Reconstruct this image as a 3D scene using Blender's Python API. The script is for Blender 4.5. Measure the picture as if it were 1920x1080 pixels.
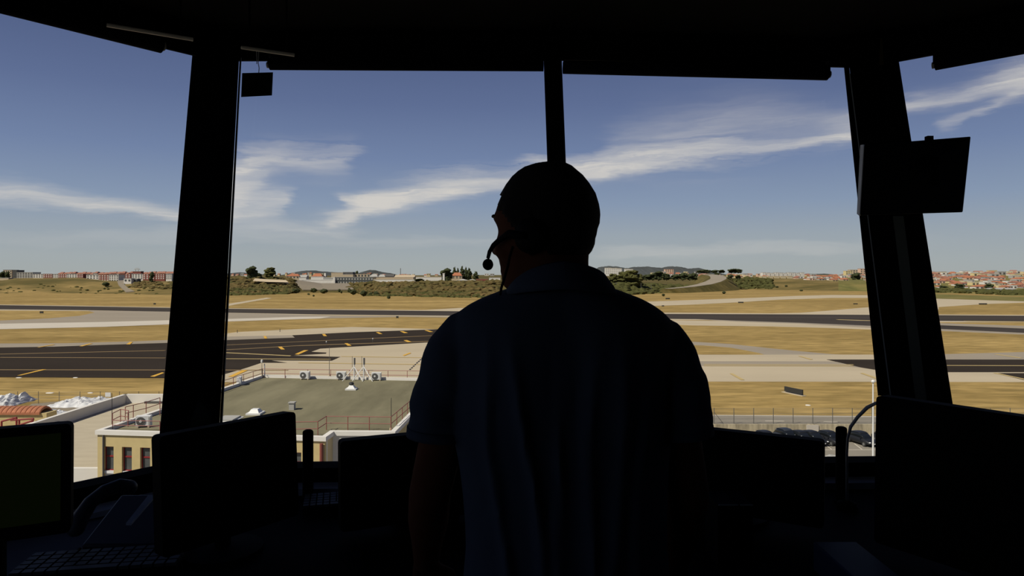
import bpy, bmesh, math, random
from mathutils import Vector, Matrix, noise as mnoise
random.seed(7)
sc = bpy.context.scene
for o in list(bpy.data.objects): bpy.data.objects.remove(o)
COL = sc.collection

# ------------------------------------------------------------------ camera
F = 1280.0; HZ = 514.0; EYE = 20.0          # focal length in px (1920 wide), horizon row, eye height
cd = bpy.data.cameras.new('camera'); cam = bpy.data.objects.new('camera', cd); COL.objects.link(cam)
cam.location = (0, 0, EYE); cam.rotation_euler = (math.pi/2, 0, 0)
cd.sensor_width = 36; cd.lens = 36*F/1920; cd.shift_y = -(540-HZ)/1920
cd.clip_start = 0.05; cd.clip_end = 20000
sc.camera = cam
sc.view_settings.view_transform = 'Standard'; sc.view_settings.look = 'None'
sc.view_settings.gamma = 1; sc.view_settings.use_curve_mapping = False
sc.view_settings.exposure = 0.12

def lin(c):
    c = c/255.0
    return c/12.92 if c <= .04045 else ((c+.055)/1.055)**2.4
def rgb(r, g, b): return (lin(r), lin(g), lin(b), 1)

# ------------------------------------------------------------------ sky
def build_world():
    w = bpy.data.worlds.new('sky'); sc.world = w; w.use_nodes = True
    nt = w.node_tree; nt.nodes.clear(); N = nt.nodes.new; L = nt.links.new
    def M(op, a, b=None, c=None, clamp=False):
        n = N('ShaderNodeMath'); n.operation = op; n.use_clamp = clamp
        for i, v in enumerate((a, b, c)):
            if v is None: continue
            if isinstance(v, (int, float)): n.inputs[i].default_value = v
            else: L(v, n.inputs[i])
        return n.outputs[0]
    tc = N('ShaderNodeTexCoord'); sp = N('ShaderNodeSeparateXYZ'); L(tc.outputs['Generated'], sp.inputs[0])
    X, Y, Z = sp.outputs
    az = M('ARCTAN2', X, Y); el = M('ARCSINE', Z)
    t0 = M('MULTIPLY_ADD', az, 1/1.8, .5); e0 = M('MULTIPLY', el, 1/.5)
    # soft distortion so that the cirrus is ragged
    cb = N('ShaderNodeCombineXYZ'); L(M('MULTIPLY', t0, 9), cb.inputs[0]); L(M('MULTIPLY', e0, 14), cb.inputs[1])
    nz = N('ShaderNodeTexNoise'); nz.inputs['Scale'].default_value = 1.3; nz.inputs['Detail'].default_value = 7; nz.inputs['Roughness'].default_value = .62
    L(cb.outputs[0], nz.inputs['Vector'])
    sc_ = N('ShaderNodeSeparateColor'); L(nz.outputs['Color'], sc_.inputs[0])
    t = M('ADD', t0, M('MULTIPLY_ADD', sc_.outputs[0], .05, -.025))
    e = M('ADD', e0, M('MULTIPLY_ADD', sc_.outputs[1], .09, -.045))
    # fine fibres
    cb2 = N('ShaderNodeCombineXYZ')
    L(M('ADD', M('MULTIPLY', t, 12), M('MULTIPLY', e, 5)), cb2.inputs[0])
    L(M('SUBTRACT', M('MULTIPLY', e, 60), M('MULTIPLY', t, 14)), cb2.inputs[1])
    nf = N('ShaderNodeTexNoise'); nf.inputs['Scale'].default_value = 1.0; nf.inputs['Detail'].default_value = 6; nf.inputs['Roughness'].default_value = .6
    L(cb2.outputs[0], nf.inputs['Vector'])
    fib = M('MULTIPLY_ADD', nf.outputs['Fac'], 2.4, -.55, clamp=True)
    def te(px, py):
        v = Vector(((px-960)/F, 1, (HZ-py)/F)).normalized()
        return math.atan2(v.x, v.y)/1.8+.5, math.asin(v.z)/.5
    total = None
    # each streak: (px, py, half thickness px, density)
    S = [
     ([(-300,345,20,0),(-120,350,20,.5),(0,366,22,.62),(100,377,20,.7),(200,388,17,.75),(300,402,16,.7),(400,415,16,.4),(520,425,14,0)], .55),
     ([(370,300,20,0),(430,318,24,.5),(480,300,22,.62),(540,298,22,.5),(600,305,24,.42),(650,302,24,.35),(690,295,20,0)], .9),
     ([(380,350,25,0),(440,352,30,.6),(500,338,18,.45),(540,330,14,0)], 1),
     ([(360,395,26,0),(430,392,34,.66),(490,388,32,.62),(540,378,22,.6),(565,360,12,0)], .8),
     ([(520,425,10,0),(600,418,14,.35),(650,408,18,.85),(700,392,26,.8),(760,382,30,.85),(820,370,34,.9),(880,355,30,.88),(950,345,24,.7),(1050,332,24,.75),(1120,325,28,.85),(1200,312,30,.75),(1300,296,26,.5),(1400,283,18,.45),(1500,270,14,.55),(1600,252,14,.5),(1680,238,12,0)], .42),
     ([(620,366,8,0),(650,374,10,.75),(700,372,14,.6),(760,368,14,.4),(820,355,12,0)], 1),
     ([(960,300,10,0),(1010,298,12,.45),(1080,310,18,.3),(1180,270,40,.22),(1280,262,50,.3),(1400,240,50,.3),(1500,235,34,.3),(1600,232,26,.4),(1680,205,14,0)], 1),
     ([(1640,215,12,0),(1700,199,14,.6),(1780,187,16,.5),(1850,163,18,.62),(1920,145,26,.85),(2000,120,30,.6),(2200,80,30,0)], .9),
     ([(1720,245,6,0),(1780,233,7,.3),(1850,208,8,.38),(1900,180,10,.3),(1960,160,10,0)], 1),
     ([(-100,440,8,0),(430,436,9,.12),(500,430,12,.3),(620,432,9,.3),(700,430,8,0)], 1),
     ([(1080,470,8,0),(1180,468,10,.3),(1300,466,12,.28),(1500,462,12,.3),(1620,455,12,.2),(1900,450,10,0)], 1),
     ([(-200,450,20,0),(100,448,18,.12),(500,452,14,.12),(900,446,14,.15),(1000,446,14,0)], 1),
    ]
    for pts, low in S:
        cv = N('ShaderNodeRGBCurve')
        co = N('ShaderNodeCombineColor')
        for i in range(3): L(t, co.inputs[i])
        L(co.outputs[0], cv.inputs['Color'])
        for ch, fn in enumerate((lambda p: te(p[0], p[1])[1], lambda p: p[2]/F/.5, lambda p: p[3])):
            c = cv.mapping.curves[ch]
            P = [(te(p[0], p[1])[0], max(0, fn(p))) for p in pts]
            c.points[0].location = (0, P[0][1]); c.points[1].location = (1, P[-1][1])
            for q in P:
                if 0 < q[0] < 1: c.points.new(*q)
        cv.mapping.update()
        so = N('ShaderNodeSeparateColor'); L(cv.outputs[0], so.inputs[0])
        d = M('SUBTRACT', e, so.outputs[0])
        wlow = M('MULTIPLY_ADD', M('LESS_THAN', d, 0), low-1, 1)
        q = M('DIVIDE', d, M('MAXIMUM', M('MULTIPLY', so.outputs[1], wlow), .001))
        g = M('EXPONENT', M('MULTIPLY', M('MULTIPLY', q, q), -1.0))
        m = M('MULTIPLY', g, so.outputs[2])
        total = m if total is None else M('ADD', total, m)
    cl = M('MULTIPLY', total, M('MULTIPLY_ADD', fib, .7, .48), clamp=True)
    cl = M('MULTIPLY', cl, M('GREATER_THAN', Y, 0))
    ramp = N('ShaderNodeValToRGB'); cr = ramp.color_ramp
    stops = [(0, (158,163,163)), (.04, (156,163,166)), (.11, (148,158,168)), (.2, (130,146,170)), (.33, (109,126,160)), (.48, (91,106,143)), (.6, (81,95,132)), (.8, (66,80,120)), (1, (50,64,104))]
    cr.elements[0].position = 0; cr.elements[0].color = rgb(*stops[0][1])
    cr.elements[1].position = 1; cr.elements[1].color = rgb(*stops[-1][1])
    for p, c in stops[1:-1]:
        x = cr.elements.new(p); x.color = rgb(*c)
    L(M('MAXIMUM', e0, 0), ramp.inputs[0])
    hz_ = N('ShaderNodeMix'); hz_.data_type = 'RGBA'; L(cl, hz_.inputs[0]); L(ramp.outputs[0], hz_.inputs[6]); hz_.inputs[7].default_value = rgb(200,196,192)
    bg = N('ShaderNodeBackground'); L(hz_.outputs[2], bg.inputs[0]); bg.inputs[1].default_value = 1.03
    out = N('ShaderNodeOutputWorld'); L(bg.outputs[0], out.inputs[0])
build_world()

# ------------------------------------------------------------------ sun
sl = bpy.data.lights.new('sun', 'SUN'); sl.energy = 4.7; sl.angle = math.radians(.55); sl.color = (1, .93, .80)
sun = bpy.data.objects.new('sun', sl); COL.objects.link(sun)
SUN = Vector((-.53, -.42, .73)).normalized()
sun.rotation_euler = (-SUN).to_track_quat('-Z', 'Y').to_euler(); sun.location = (0, 0, 60)

# ------------------------------------------------------------------ helpers
def P(px, py, Y): return Vector(((px-960)/F*Y, Y, EYE+(HZ-py)/F*Y))
def G(px, py, z=0.0):
    Y = (EYE-z)*F/(py-HZ); return Vector(((px-960)/F*Y, Y, z))
def X_at(px, Y): return (px-960)/F*Y
def Z_at(py, Y): return EYE+(HZ-py)/F*Y

MATS = {}
def mat(name, col, rough=.7, metal=0, noise=None, spec=None, bump=0, bscale=60, alpha=None, emit=None, col2=None, coat=0, nstretch=(1,1,1)):
    m = bpy.data.materials.new(name); m.use_nodes = True; nt = m.node_tree
    b = nt.nodes['Principled BSDF']
    b.inputs['Base Color'].default_value = col; b.inputs['Roughness'].default_value = rough; b.inputs['Metallic'].default_value = metal
    if spec is not None: b.inputs['Specular IOR Level'].default_value = spec
    if coat: b.inputs['Coat Weight'].default_value = coat
    if noise or bump:
        tc = nt.nodes.new('ShaderNodeTexCoord'); mp = nt.nodes.new('ShaderNodeMapping'); nt.links.new(tc.outputs['Object'], mp.inputs[0])
        mp.inputs['Scale'].default_value = nstretch
    if noise:
        s, amt = noise
        n = nt.nodes.new('ShaderNodeTexNoise'); n.inputs['Scale'].default_value = s; n.inputs['Detail'].default_value = 6; n.inputs['Roughness'].default_value = .6
        nt.links.new(mp.outputs[0], n.inputs['Vector'])
        mr = nt.nodes.new('ShaderNodeMapRange'); mr.inputs['From Min'].default_value = .3; mr.inputs['From Max'].default_value = .7
        nt.links.new(n.outputs['Fac'], mr.inputs['Value'])
        mx = nt.nodes.new('ShaderNodeMix'); mx.data_type = 'RGBA'
        nt.links.new(mr.outputs[0], mx.inputs[0])
        c2 = col2 or (col[0]*(1-amt), col[1]*(1-amt), col[2]*(1-amt), 1)
        mx.inputs[6].default_value = col; mx.inputs[7].default_value = c2
        nt.links.new(mx.outputs[2], b.inputs['Base Color'])
    if bump:
        n2 = nt.nodes.new('ShaderNodeTexNoise'); n2.inputs['Scale'].default_value = bscale; n2.inputs['Detail'].default_value = 4
        nt.links.new(mp.outputs[0], n2.inputs['Vector'])
        bp = nt.nodes.new('ShaderNodeBump'); bp.inputs['Strength'].default_value = bump; bp.inputs['Distance'].default_value = .02
        nt.links.new(n2.outputs['Fac'], bp.inputs['Height']); nt.links.new(bp.outputs[0], b.inputs['Normal'])
    if emit:
        b.inputs['Emission Color'].default_value = emit[0]; b.inputs['Emission Strength'].default_value = emit[1]
    MATS[name] = m; return m

def A(r, g, b, k=1.0):      # albedo from sRGB seen in full sun
    c = rgb(r, g, b); return (c[0]*k, c[1]*k, c[2]*k, 1)

class MB:
    def __init__(s): s.v = []; s.f = []; s.m = []; s.cur = 0
    def add(s, vs, fs):
        o = len(s.v); s.v += [Vector(v) for v in vs]
        for f in fs: s.f.append([o+i for i in f]); s.m.append(s.cur)
        return s
    def hexa(s, p):        # 8 points: bottom 4 (ccw), top 4
        return s.add(p, [(3,2,1,0),(4,5,6,7),(0,1,5,4),(1,2,6,5),(2,3,7,6),(3,0,4,7)])
    def box(s, c, d, rz=0, M=None):
        x, y, z = d[0]/2, d[1]/2, d[2]/2
        p = [Vector(q) for q in ((-x,-y,-z),(x,-y,-z),(x,y,-z),(-x,y,-z),(-x,-y,z),(x,-y,z),(x,y,z),(-x,y,z))]
        R = M if M is not None else Matrix.Rotation(rz, 3, 'Z')
        return s.hexa([R@q+Vector(c) for q in p])
    def prism(s, poly, z0, z1):
        n = len(poly)
        vs = [Vector((p[0], p[1], z0)) for p in poly]+[Vector((p[0], p[1], z1)) for p in poly]
        return s.add(vs, [list(range(n))[::-1], list(range(n, 2*n))]+[(i, (i+1) % n, n+(i+1) % n, n+i) for i in range(n)])
    def loft(s, rings, cap=True, closed=True):
        n = len(rings[0]); vs = [v for r in rings for v in r]; fs = []
        for i in range(len(rings)-1):
            for j in range(n if closed else n-1):
                k = (j+1) % n; fs.append((i*n+j, i*n+k, (i+1)*n+k, (i+1)*n+j))
        if cap: fs.append(list(range(n))[::-1]); fs.append([(len(rings)-1)*n+j for j in range(n)])
        return s.add(vs, fs)
    def tube(s, pts, r, n=8, cap=True, flat=1.0, up=None):
        pts = [Vector(p) for p in pts]; R = r if isinstance(r, (list, tuple)) else [r]*len(pts)
        rings = []; prev = None
        for i, p in enumerate(pts):
            d = (pts[min(i+1, len(pts)-1)]-pts[max(i-1, 0)]).normalized()
            if prev is None:
                u = Vector(up) if up else (Vector((0,0,1)) if abs(d.z) < .9 else Vector((1,0,0)))
            else: u = prev
            a = d.cross(u)
            if a.length < 1e-6: a = d.cross(Vector((0,1,0)))
            a.normalize(); b = a.cross(d).normalized(); prev = b
            rings.append([p+(a*math.cos(q)*R[i]+b*math.sin(q)*R[i]*flat) for q in [2*math.pi*k/n for k in range(n)]])
        return s.loft(rings, cap)
    def limb(s, pts, radii, n=16, flat=1.0, up=None):   # tube with rounded ends
        pts = [Vector(p) for p in pts]; out = []; rr = []
        d0 = (pts[0]-pts[1]).normalized(); d1 = (pts[-1]-pts[-2]).normalized()
        for k in (.98, .75, .4): out.append(pts[0]+d0*radii[0]*k*flat); rr.append(radii[0]*math.sqrt(1-k*k))
        out += pts; rr += radii
        for k in (.4, .75, .98): out.append(pts[-1]+d1*radii[-1]*k*flat); rr.append(radii[-1]*math.sqrt(1-k*k))
        return s.tube(out, rr, n, True, flat, up)
    def lathe(s, prof, c=(0,0,0), n=20, M=None):
        rings = []
        for r, z in prof:
            ring = [Vector((r*math.cos(2*math.pi*k/n), r*math.sin(2*math.pi*k/n), z)) for k in range(n)]
            rings.append([(M@q if M is not None else q)+Vector(c) for q in ring])
        return s.loft(rings)
    def blob(s, c, r, sub=2, amp=.25, fr=1.5, seed=0):
        bm = bmesh.new(); bmesh.ops.create_icosphere(bm, subdivisions=sub, radius=1)
        rr = Vector(r) if not isinstance(r, (int, float)) else Vector((r, r, r))
        vs = []
        for v in bm.verts:
            k = 1+amp*mnoise.noise(v.co*fr+Vector((seed*3.1, seed*1.7, seed)))+amp*.5*mnoise.noise(v.co*fr*3+Vector((seed, 0, 5)))
            vs.append(Vector((v.co.x*rr.x*k, v.co.y*rr.y*k, v.co.z*rr.z*k))+Vector(c))
        fs = [[v.index for v in f.verts] for f in bm.faces]; bm.free()
        return s.add(vs, fs)
    def build(s, name, m, parent=None, smooth=False, bevel=0, world=True, tri=False):
        me = bpy.data.meshes.new(name)
        off = parent_origin(parent) if (parent is not None and world) else Vector((0,0,0))
        base = off
        if parent is None:      # origin at the base of the thing
            lo = Vector([min(v[i] for v in s.v) for i in range(3)]); hi = Vector([max(v[i] for v in s.v) for i in range(3)])
            base = Vector(((lo.x+hi.x)/2, (lo.y+hi.y)/2, lo.z)) if world else Vector((0,0,0))
        me.from_pydata([v-base for v in s.v], [], s.f)
        for mm in (m if isinstance(m, (list, tuple)) else [m]): me.materials.append(mm)
        for p, k in zip(me.polygons, s.m): p.material_index = k
        bm = bmesh.new(); bm.from_mesh(me); 
        if tri: bmesh.ops.triangulate(bm, faces=bm.faces[:])
        bmesh.ops.recalc_face_normals(bm, faces=bm.faces[:]); bm.to_mesh(me); bm.free()
        if smooth:
            for p in me.polygons: p.use_smooth = True
        o = bpy.data.objects.new(name, me); COL.objects.link(o)
        if parent is not None: o.parent = parent
        else: o.location = base
        if bevel:
            b = o.modifiers.new('bevel', 'BEVEL'); b.width = bevel; b.segments = 2; b.limit_method = 'ANGLE'
        return o
ORG = {}
def parent_origin(o):
    v = Vector(o.location)
    while o.parent is not None: o = o.parent; v = v+Vector(o.location)
    return v
def tag(o, label=None, cat=None, group=None, kind=None):
    if label: o['label'] = label
    if cat: o['category'] = cat
    if group: o['group'] = group
    if kind: o['kind'] = kind
    return o
def thing(name, loc, label, cat, group=None, rz=0):
    o = bpy.data.objects.new(name, None); COL.objects.link(o); o.location = loc; o.rotation_euler = (0,0,rz)
    o.empty_display_size = .1
    return tag(o, label, cat, group)
def dup(root, loc, rz=0, scale=None, label=None, group=None):
    r = root.copy(); COL.objects.link(r); r.location = loc; r.rotation_euler = (0,0,rz)
    if scale: r.scale = scale
    if label: r['label'] = label
    if group: r['group'] = group
    for ch in list(root.children):
        c = ch.copy(); COL.objects.link(c); c.parent = r
        for g in list(ch.children):
            d = g.copy(); COL.objects.link(d); d.parent = c
    return r

# ------------------------------------------------------------------ materials
K = .78
def ground_mat(name, c1, c2, c3, s1=.02, s2=.35, st=(1,.35,1)):
    m = bpy.data.materials.new(name); m.use_nodes = True; nt = m.node_tree; N = nt.nodes.new; L = nt.links.new
    b = nt.nodes['Principled BSDF']; b.inputs['Roughness'].default_value = .95; b.inputs['Specular IOR Level'].default_value = .1
    g = N('ShaderNodeNewGeometry'); mp = N('ShaderNodeMapping'); L(g.outputs['Position'], mp.inputs[0]); mp.inputs['Scale'].default_value = st
    def nz(s, d=5):
        n = N('ShaderNodeTexNoise'); n.inputs['Scale'].default_value = s; n.inputs['Detail'].default_value = d; n.inputs['Roughness'].default_value = .62; L(mp.outputs[0], n.inputs['Vector'])
        r = N('ShaderNodeMapRange'); r.inputs['From Min'].default_value = .35; r.inputs['From Max'].default_value = .65; L(n.outputs['Fac'], r.inputs['Value']); return r.outputs[0]
    m1 = N('ShaderNodeMix'); m1.data_type = 'RGBA'; L(nz(s1), m1.inputs[0]); m1.inputs[6].default_value = c1; m1.inputs[7].default_value = c2
    mf = N('ShaderNodeMath'); mf.operation = 'MULTIPLY'; L(nz(s2), mf.inputs[0]); mf.inputs[1].default_value = .7
    m2 = N('ShaderNodeMix'); m2.data_type = 'RGBA'; L(mf.outputs[0], m2.inputs[0]); L(m1.outputs[2], m2.inputs[6]); m2.inputs[7].default_value = c3
    L(m2.outputs[2], b.inputs['Base Color'])
    MATS[name] = m; return m
m_grass = ground_mat('dry_grass', A(200,170,108,K), A(158,132,78,K), A(116,98,56,K), .03, .35, (.35,1.3,1))
m_scrub_ground = ground_mat('scrub_ground', A(128,112,66,K), A(92,84,46,K), A(70,66,36,K), .02, .12, (1,1,1))
m_green = ground_mat('green_grass', A(120,118,66,K), A(150,132,80,K), A(92,94,50,K), .01, .1)
m_hillgrass = ground_mat('hill_grass', A(170,144,92,K), A(104,92,52,K), A(84,80,46,K), .02, .06, (.45,1,1))
m_conc = mat('pale_concrete', A(202,187,160,K), .9, noise=(.05,.16), spec=.1, nstretch=(.4,1.5,1))
m_conc2 = mat('grey_pavement', A(166,155,138,K), .9, noise=(.06,.14), spec=.1, nstretch=(.4,1.5,1))
m_bright = mat('bright_concrete', A(212,203,188,K), .9, noise=(.05,.1), spec=.1)
m_asph = mat('dark_asphalt', A(62,55,49,K), .95, noise=(.08,.22), spec=.02, nstretch=(.3,1.5,1))
m_asph2 = mat('runway_asphalt', A(80,74,70,K), .95, noise=(.03,.35), spec=.02, nstretch=(.12,2,1))
m_road = mat('road_grey', A(150,143,130,K), .9, noise=(.3,.12), spec=.1)
m_yel = mat('yellow_paint', A(226,176,70,K), .7, spec=.2)
m_pyel = mat('pale_yellow_paint', A(200,176,120,K), .7, spec=.2)
m_dline = mat('thin_yellow_paint', A(150,125,85,K), .7, spec=.2)
m_white = mat('white_wall', A(226,222,214,.85), .8, noise=(.6,.08), spec=.2)
m_whitep = mat('white_paint_metal', A(222,222,220,.85), .5)
m_cream = mat('cream_wall', A(224,204,160,K), .85, noise=(1.2,.08), spec=.2)
m_ochre = mat('ochre_wall', A(208,188,136,K), .9, noise=(2.5,.1), spec=.2)
m_roofg = mat('roof_felt', A(142,136,110,K), .92, noise=(.45,.38), spec=.05, nstretch=(1,.25,1))
m_roofb = mat('beige_roof', A(196,184,160,K), .92, noise=(1.0,.14), spec=.1, nstretch=(.4,1.4,1))
m_redp = mat('red_railing', A(150,84,74,K), .6)
m_redf = mat('red_frame', A(140,30,32,K), .6)
m_glassd = mat('dark_window_glass', A(88,92,92,K), .15, noise=(1.5,.3))
m_terra = mat('terracotta', A(190,120,84,K), .85, noise=(1.5,.3))
m_terra2 = mat('old_terracotta', A(172,116,94,K), .85, noise=(.4,.3))
m_brick = mat('red_brick', A(140,72,60,K), .85, noise=(.3,.25))
m_lgrey = mat('light_grey', A(180,178,172,K), .8, noise=(.2,.15))
m_dgrey = mat('dark_grey', A(90,88,86,K), .8, noise=(.2,.2))
m_pink = mat('pale_pink_wall', A(222,186,160,K), .85)
m_yelw = mat('pale_yellow_wall', A(222,204,150,K), .85)
m_beige = mat('beige_wall', A(196,178,150,K), .85)
m_leaf = mat('leaf_dark', A(74,80,52,K), .9, noise=(.5,.45), spec=.1)  # lightened to carry the haze of distance
m_leaf2 = mat('leaf_olive', A(92,92,52,K), .9, noise=(.5,.45), spec=.1)
m_leaf3 = mat('scrub_leaf', A(118,98,62,K), .9, noise=(.06,.5), spec=.1, col2=A(78,78,44,K))
m_bark = mat('bark', A(88,74,58,K), .95)
m_hill = mat('distant_wooded_hill', A(88,92,92,K), 1, noise=(.01,.25), spec=0)  # distance haze mixed into the base colour as grey-blue
m_tarp = mat('white_tarpaulin', A(226,226,226,.85), .6, noise=(.8,.2))
m_gravel = mat('gravel', A(150,138,118,K), .95, noise=(.8,.25))
m_concw = mat('stained_concrete', A(206,192,160,K), .9, noise=(1.2,.4), nstretch=(1.6,1,.25), col2=A(132,122,100,K))
m_galv = mat('galvanised', A(120,118,112,K), .5, metal=.4)
m_blackm = mat('black_metal', (.012,.012,.012,1), .6)
m_sign = mat('sign_back', (.02,.02,.018,1), .8)
# interior
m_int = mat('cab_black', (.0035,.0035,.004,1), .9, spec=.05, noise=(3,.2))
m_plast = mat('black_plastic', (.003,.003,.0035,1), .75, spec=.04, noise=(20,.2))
m_gasket = mat('grey_bead', (.5,.52,.56,1), .5, spec=.3)
m_strip = mat('duct_strip', (.16,.17,.155,1), .7, spec=.1)
m_cap = mat('cap_plastic', (.30,.28,.24,1), .5)
m_fabric = mat('blind_fabric', (.004,.004,.006,1), .9, spec=.05, bump=.1)
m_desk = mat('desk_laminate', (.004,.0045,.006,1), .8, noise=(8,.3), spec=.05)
m_desk_lit = mat('lit_desk_tone', (.05,.055,.075,1), .7, noise=(8,.3), spec=.15)  # paler desk copy, light on the left end put into the colour
m_shelf = mat('sky_tinted_pale', (.4,.44,.55,1), .6, noise=(8,.3), spec=.3)  # sky reflection of the back ledge put into the colour; shared with paper
m_screen = mat('screen_dark', (.002,.003,.002,1), .6, spec=.03)
m_keys = mat('key_caps', (.012,.013,.016,1), .6)
m_phone = mat('phone_plastic', (.05,.055,.075,1), .5, noise=(15,.2), spec=.3)
m_bluebind = mat('navy_binder', (.008,.02,.06,1), .6)
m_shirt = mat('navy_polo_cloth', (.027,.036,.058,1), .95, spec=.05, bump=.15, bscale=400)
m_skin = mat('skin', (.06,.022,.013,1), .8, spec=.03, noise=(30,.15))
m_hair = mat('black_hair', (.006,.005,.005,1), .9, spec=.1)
m_trous = mat('trouser_cloth', (.006,.006,.008,1), .9, spec=.05)
m_shoe = mat('shoe_leather', (.004,.004,.004,1), .5)
m_lany = mat('blue_lanyard', (.012,.02,.16,1), .7)
m_railc = mat('lit_ceiling_trim', (.6,.55,.46,1), .6)  # pale tone stands for light along the ceiling trim edges
def glass_mat():
    m = bpy.data.materials.new('window_glass'); m.use_nodes = True; nt = m.node_tree; nt.nodes.clear(); N = nt.nodes.new; L = nt.links.new
    tr = N('ShaderNodeBsdfTransparent'); tr.inputs[0].default_value = (.985,.99,.985,1)
    gl = N('ShaderNodeBsdfGlossy'); gl.inputs['Roughness'].default_value = .01; gl.inputs[0].default_value = (.6,.6,.6,1)
    fr = N('ShaderNodeFresnel'); fr.inputs[0].default_value = 1.2
    mx = N('ShaderNodeMixShader'); L(fr.outputs[0], mx.inputs[0]); L(tr.outputs[0], mx.inputs[1]); L(gl.outputs[0], mx.inputs[2])
    o = N('ShaderNodeOutputMaterial'); L(mx.outputs[0], o.inputs[0]); return m
m_glass = glass_mat()

# ================================================================== THE CAB (setting)
FL = EYE-1.61
ZS = EYE-.72; ZH = EYE+.95; ZC = EYE+1.06           # sill, window head, ceiling
# plan points of the glass line at sill and head (A = left corner, B = right corner)
SL = {'C':(-2.36,1.22), 'A':(-1.275,2.53), 'Mid':(.205,2.58), 'B':(1.56,2.63), 'H':(2.72,1.72)}
HD = {'C':(-2.72,1.42), 'A':(-1.31,3.03), 'Mid':(.18,3.02), 'B':(1.62,3.13), 'H':(2.93,1.96)}
REAR = [(-2.6,-1.4),(-1.4,-2.7),(1.6,-2.7),(2.85,-1.4)]
def structure(o, label=None, cat=None): o['kind'] = 'structure'; 
pl = [(-3.1,-1.6),(-1.6,-3.1),(1.8,-3.1),(3.3,-1.6),(3.3,2.05),(1.95,3.33),(-1.5,3.17),(-3.1,1.6)]
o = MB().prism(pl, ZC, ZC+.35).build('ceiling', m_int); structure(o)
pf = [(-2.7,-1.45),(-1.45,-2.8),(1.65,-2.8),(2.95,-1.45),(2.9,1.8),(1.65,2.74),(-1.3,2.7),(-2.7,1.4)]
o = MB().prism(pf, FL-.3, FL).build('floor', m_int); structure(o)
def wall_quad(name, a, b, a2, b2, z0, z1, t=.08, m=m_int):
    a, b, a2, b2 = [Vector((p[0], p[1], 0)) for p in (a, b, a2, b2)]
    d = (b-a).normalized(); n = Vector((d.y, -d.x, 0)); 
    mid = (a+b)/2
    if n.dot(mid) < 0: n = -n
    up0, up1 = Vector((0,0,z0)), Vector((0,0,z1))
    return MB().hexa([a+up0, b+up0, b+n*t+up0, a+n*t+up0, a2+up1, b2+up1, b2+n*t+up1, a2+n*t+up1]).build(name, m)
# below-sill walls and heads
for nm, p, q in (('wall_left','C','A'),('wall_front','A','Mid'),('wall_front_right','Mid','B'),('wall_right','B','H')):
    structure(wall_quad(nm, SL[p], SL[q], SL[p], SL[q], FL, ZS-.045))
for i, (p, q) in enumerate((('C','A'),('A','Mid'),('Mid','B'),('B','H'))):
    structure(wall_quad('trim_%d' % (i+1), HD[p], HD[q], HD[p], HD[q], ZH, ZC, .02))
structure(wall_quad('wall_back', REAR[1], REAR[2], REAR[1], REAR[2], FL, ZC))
structure(wall_quad('wall_back_right', REAR[2], REAR[3], REAR[2], REAR[3], FL, ZC))
structure(wall_quad('wall_side_right', REAR[3], SL['H'], REAR[3], HD['H'], FL, ZC))
structure(wall_quad('wall_back_left', REAR[0], REAR[1], REAR[0], REAR[1], FL, FL+.9))
structure(wall_quad('wall_side_left', SL['C'], REAR[0], SL['C'], REAR[0], FL, FL+.9))
structure(wall_quad('trim_5', REAR[0], REAR[1], REAR[0], REAR[1], FL+2.3, ZC))
structure(wall_quad('trim_6', SL['C'], REAR[0], HD['C'], REAR[0], FL+2.3, ZC))
# windows: pane + bottom rail
def window(idx, p, q, zs=ZS, zh=ZH, sl=SL, hd=HD):
    a, b, a2, b2 = [Vector((*v, 0)) for v in (sl[p], sl[q], hd[p], hd[q])]
    d = (b-a).normalized(); n = Vector((d.y, -d.x, 0))
    if n.dot((a+b)/2) < 0: n = -n
    root = bpy.data.objects.new('window_%d' % idx, None); COL.objects.link(root); root.location = ((a+b)/2)+Vector((0,0,zs)); root['kind'] = 'structure'
    zz, z2 = Vector((0,0,zs)), Vector((0,0,zh))
    ex = (zh+.06-zs)/(zh-zs); a2 = a+(a2-a)*ex; b2 = b+(b2-b)*ex; z2 = Vector((0,0,zh+.06))
    MB().hexa([a+n*.04+zz, b+n*.04+zz, b+n*.048+zz, a+n*.048+zz, a2+n*.04+z2, b2+n*.04+z2, b2+n*.048+z2, a2+n*.048+z2]).build('pane', m_glass, root)
    r0 = Vector((0,0,zs-.045)); r1 = Vector((0,0,zs+.002))
    MB().hexa([a-n*.02+r0, b-n*.02+r0, b+n*.07+r0, a+n*.07+r0, a-n*.02+r1, b-n*.02+r1, b+n*.07+r1, a+n*.07+r1]).build('bottom_rail', m_int, root)
    return root
window(1,'C','A'); window(2,'A','Mid'); window(3,'Mid','B'); window(4,'B','H')
SL2 = {'C':SL['C'],'R':REAR[0],'S':REAR[1]}; HD2 = {'C':HD['C'],'R':REAR[0],'S':REAR[1]}
window(5,'C','R', FL+.945, FL+2.3, SL2, HD2); window(6,'R','S', FL+.945, FL+2.3, SL2, HD2)  # unseen rear-left windows, added to let sky light onto the man's back

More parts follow.
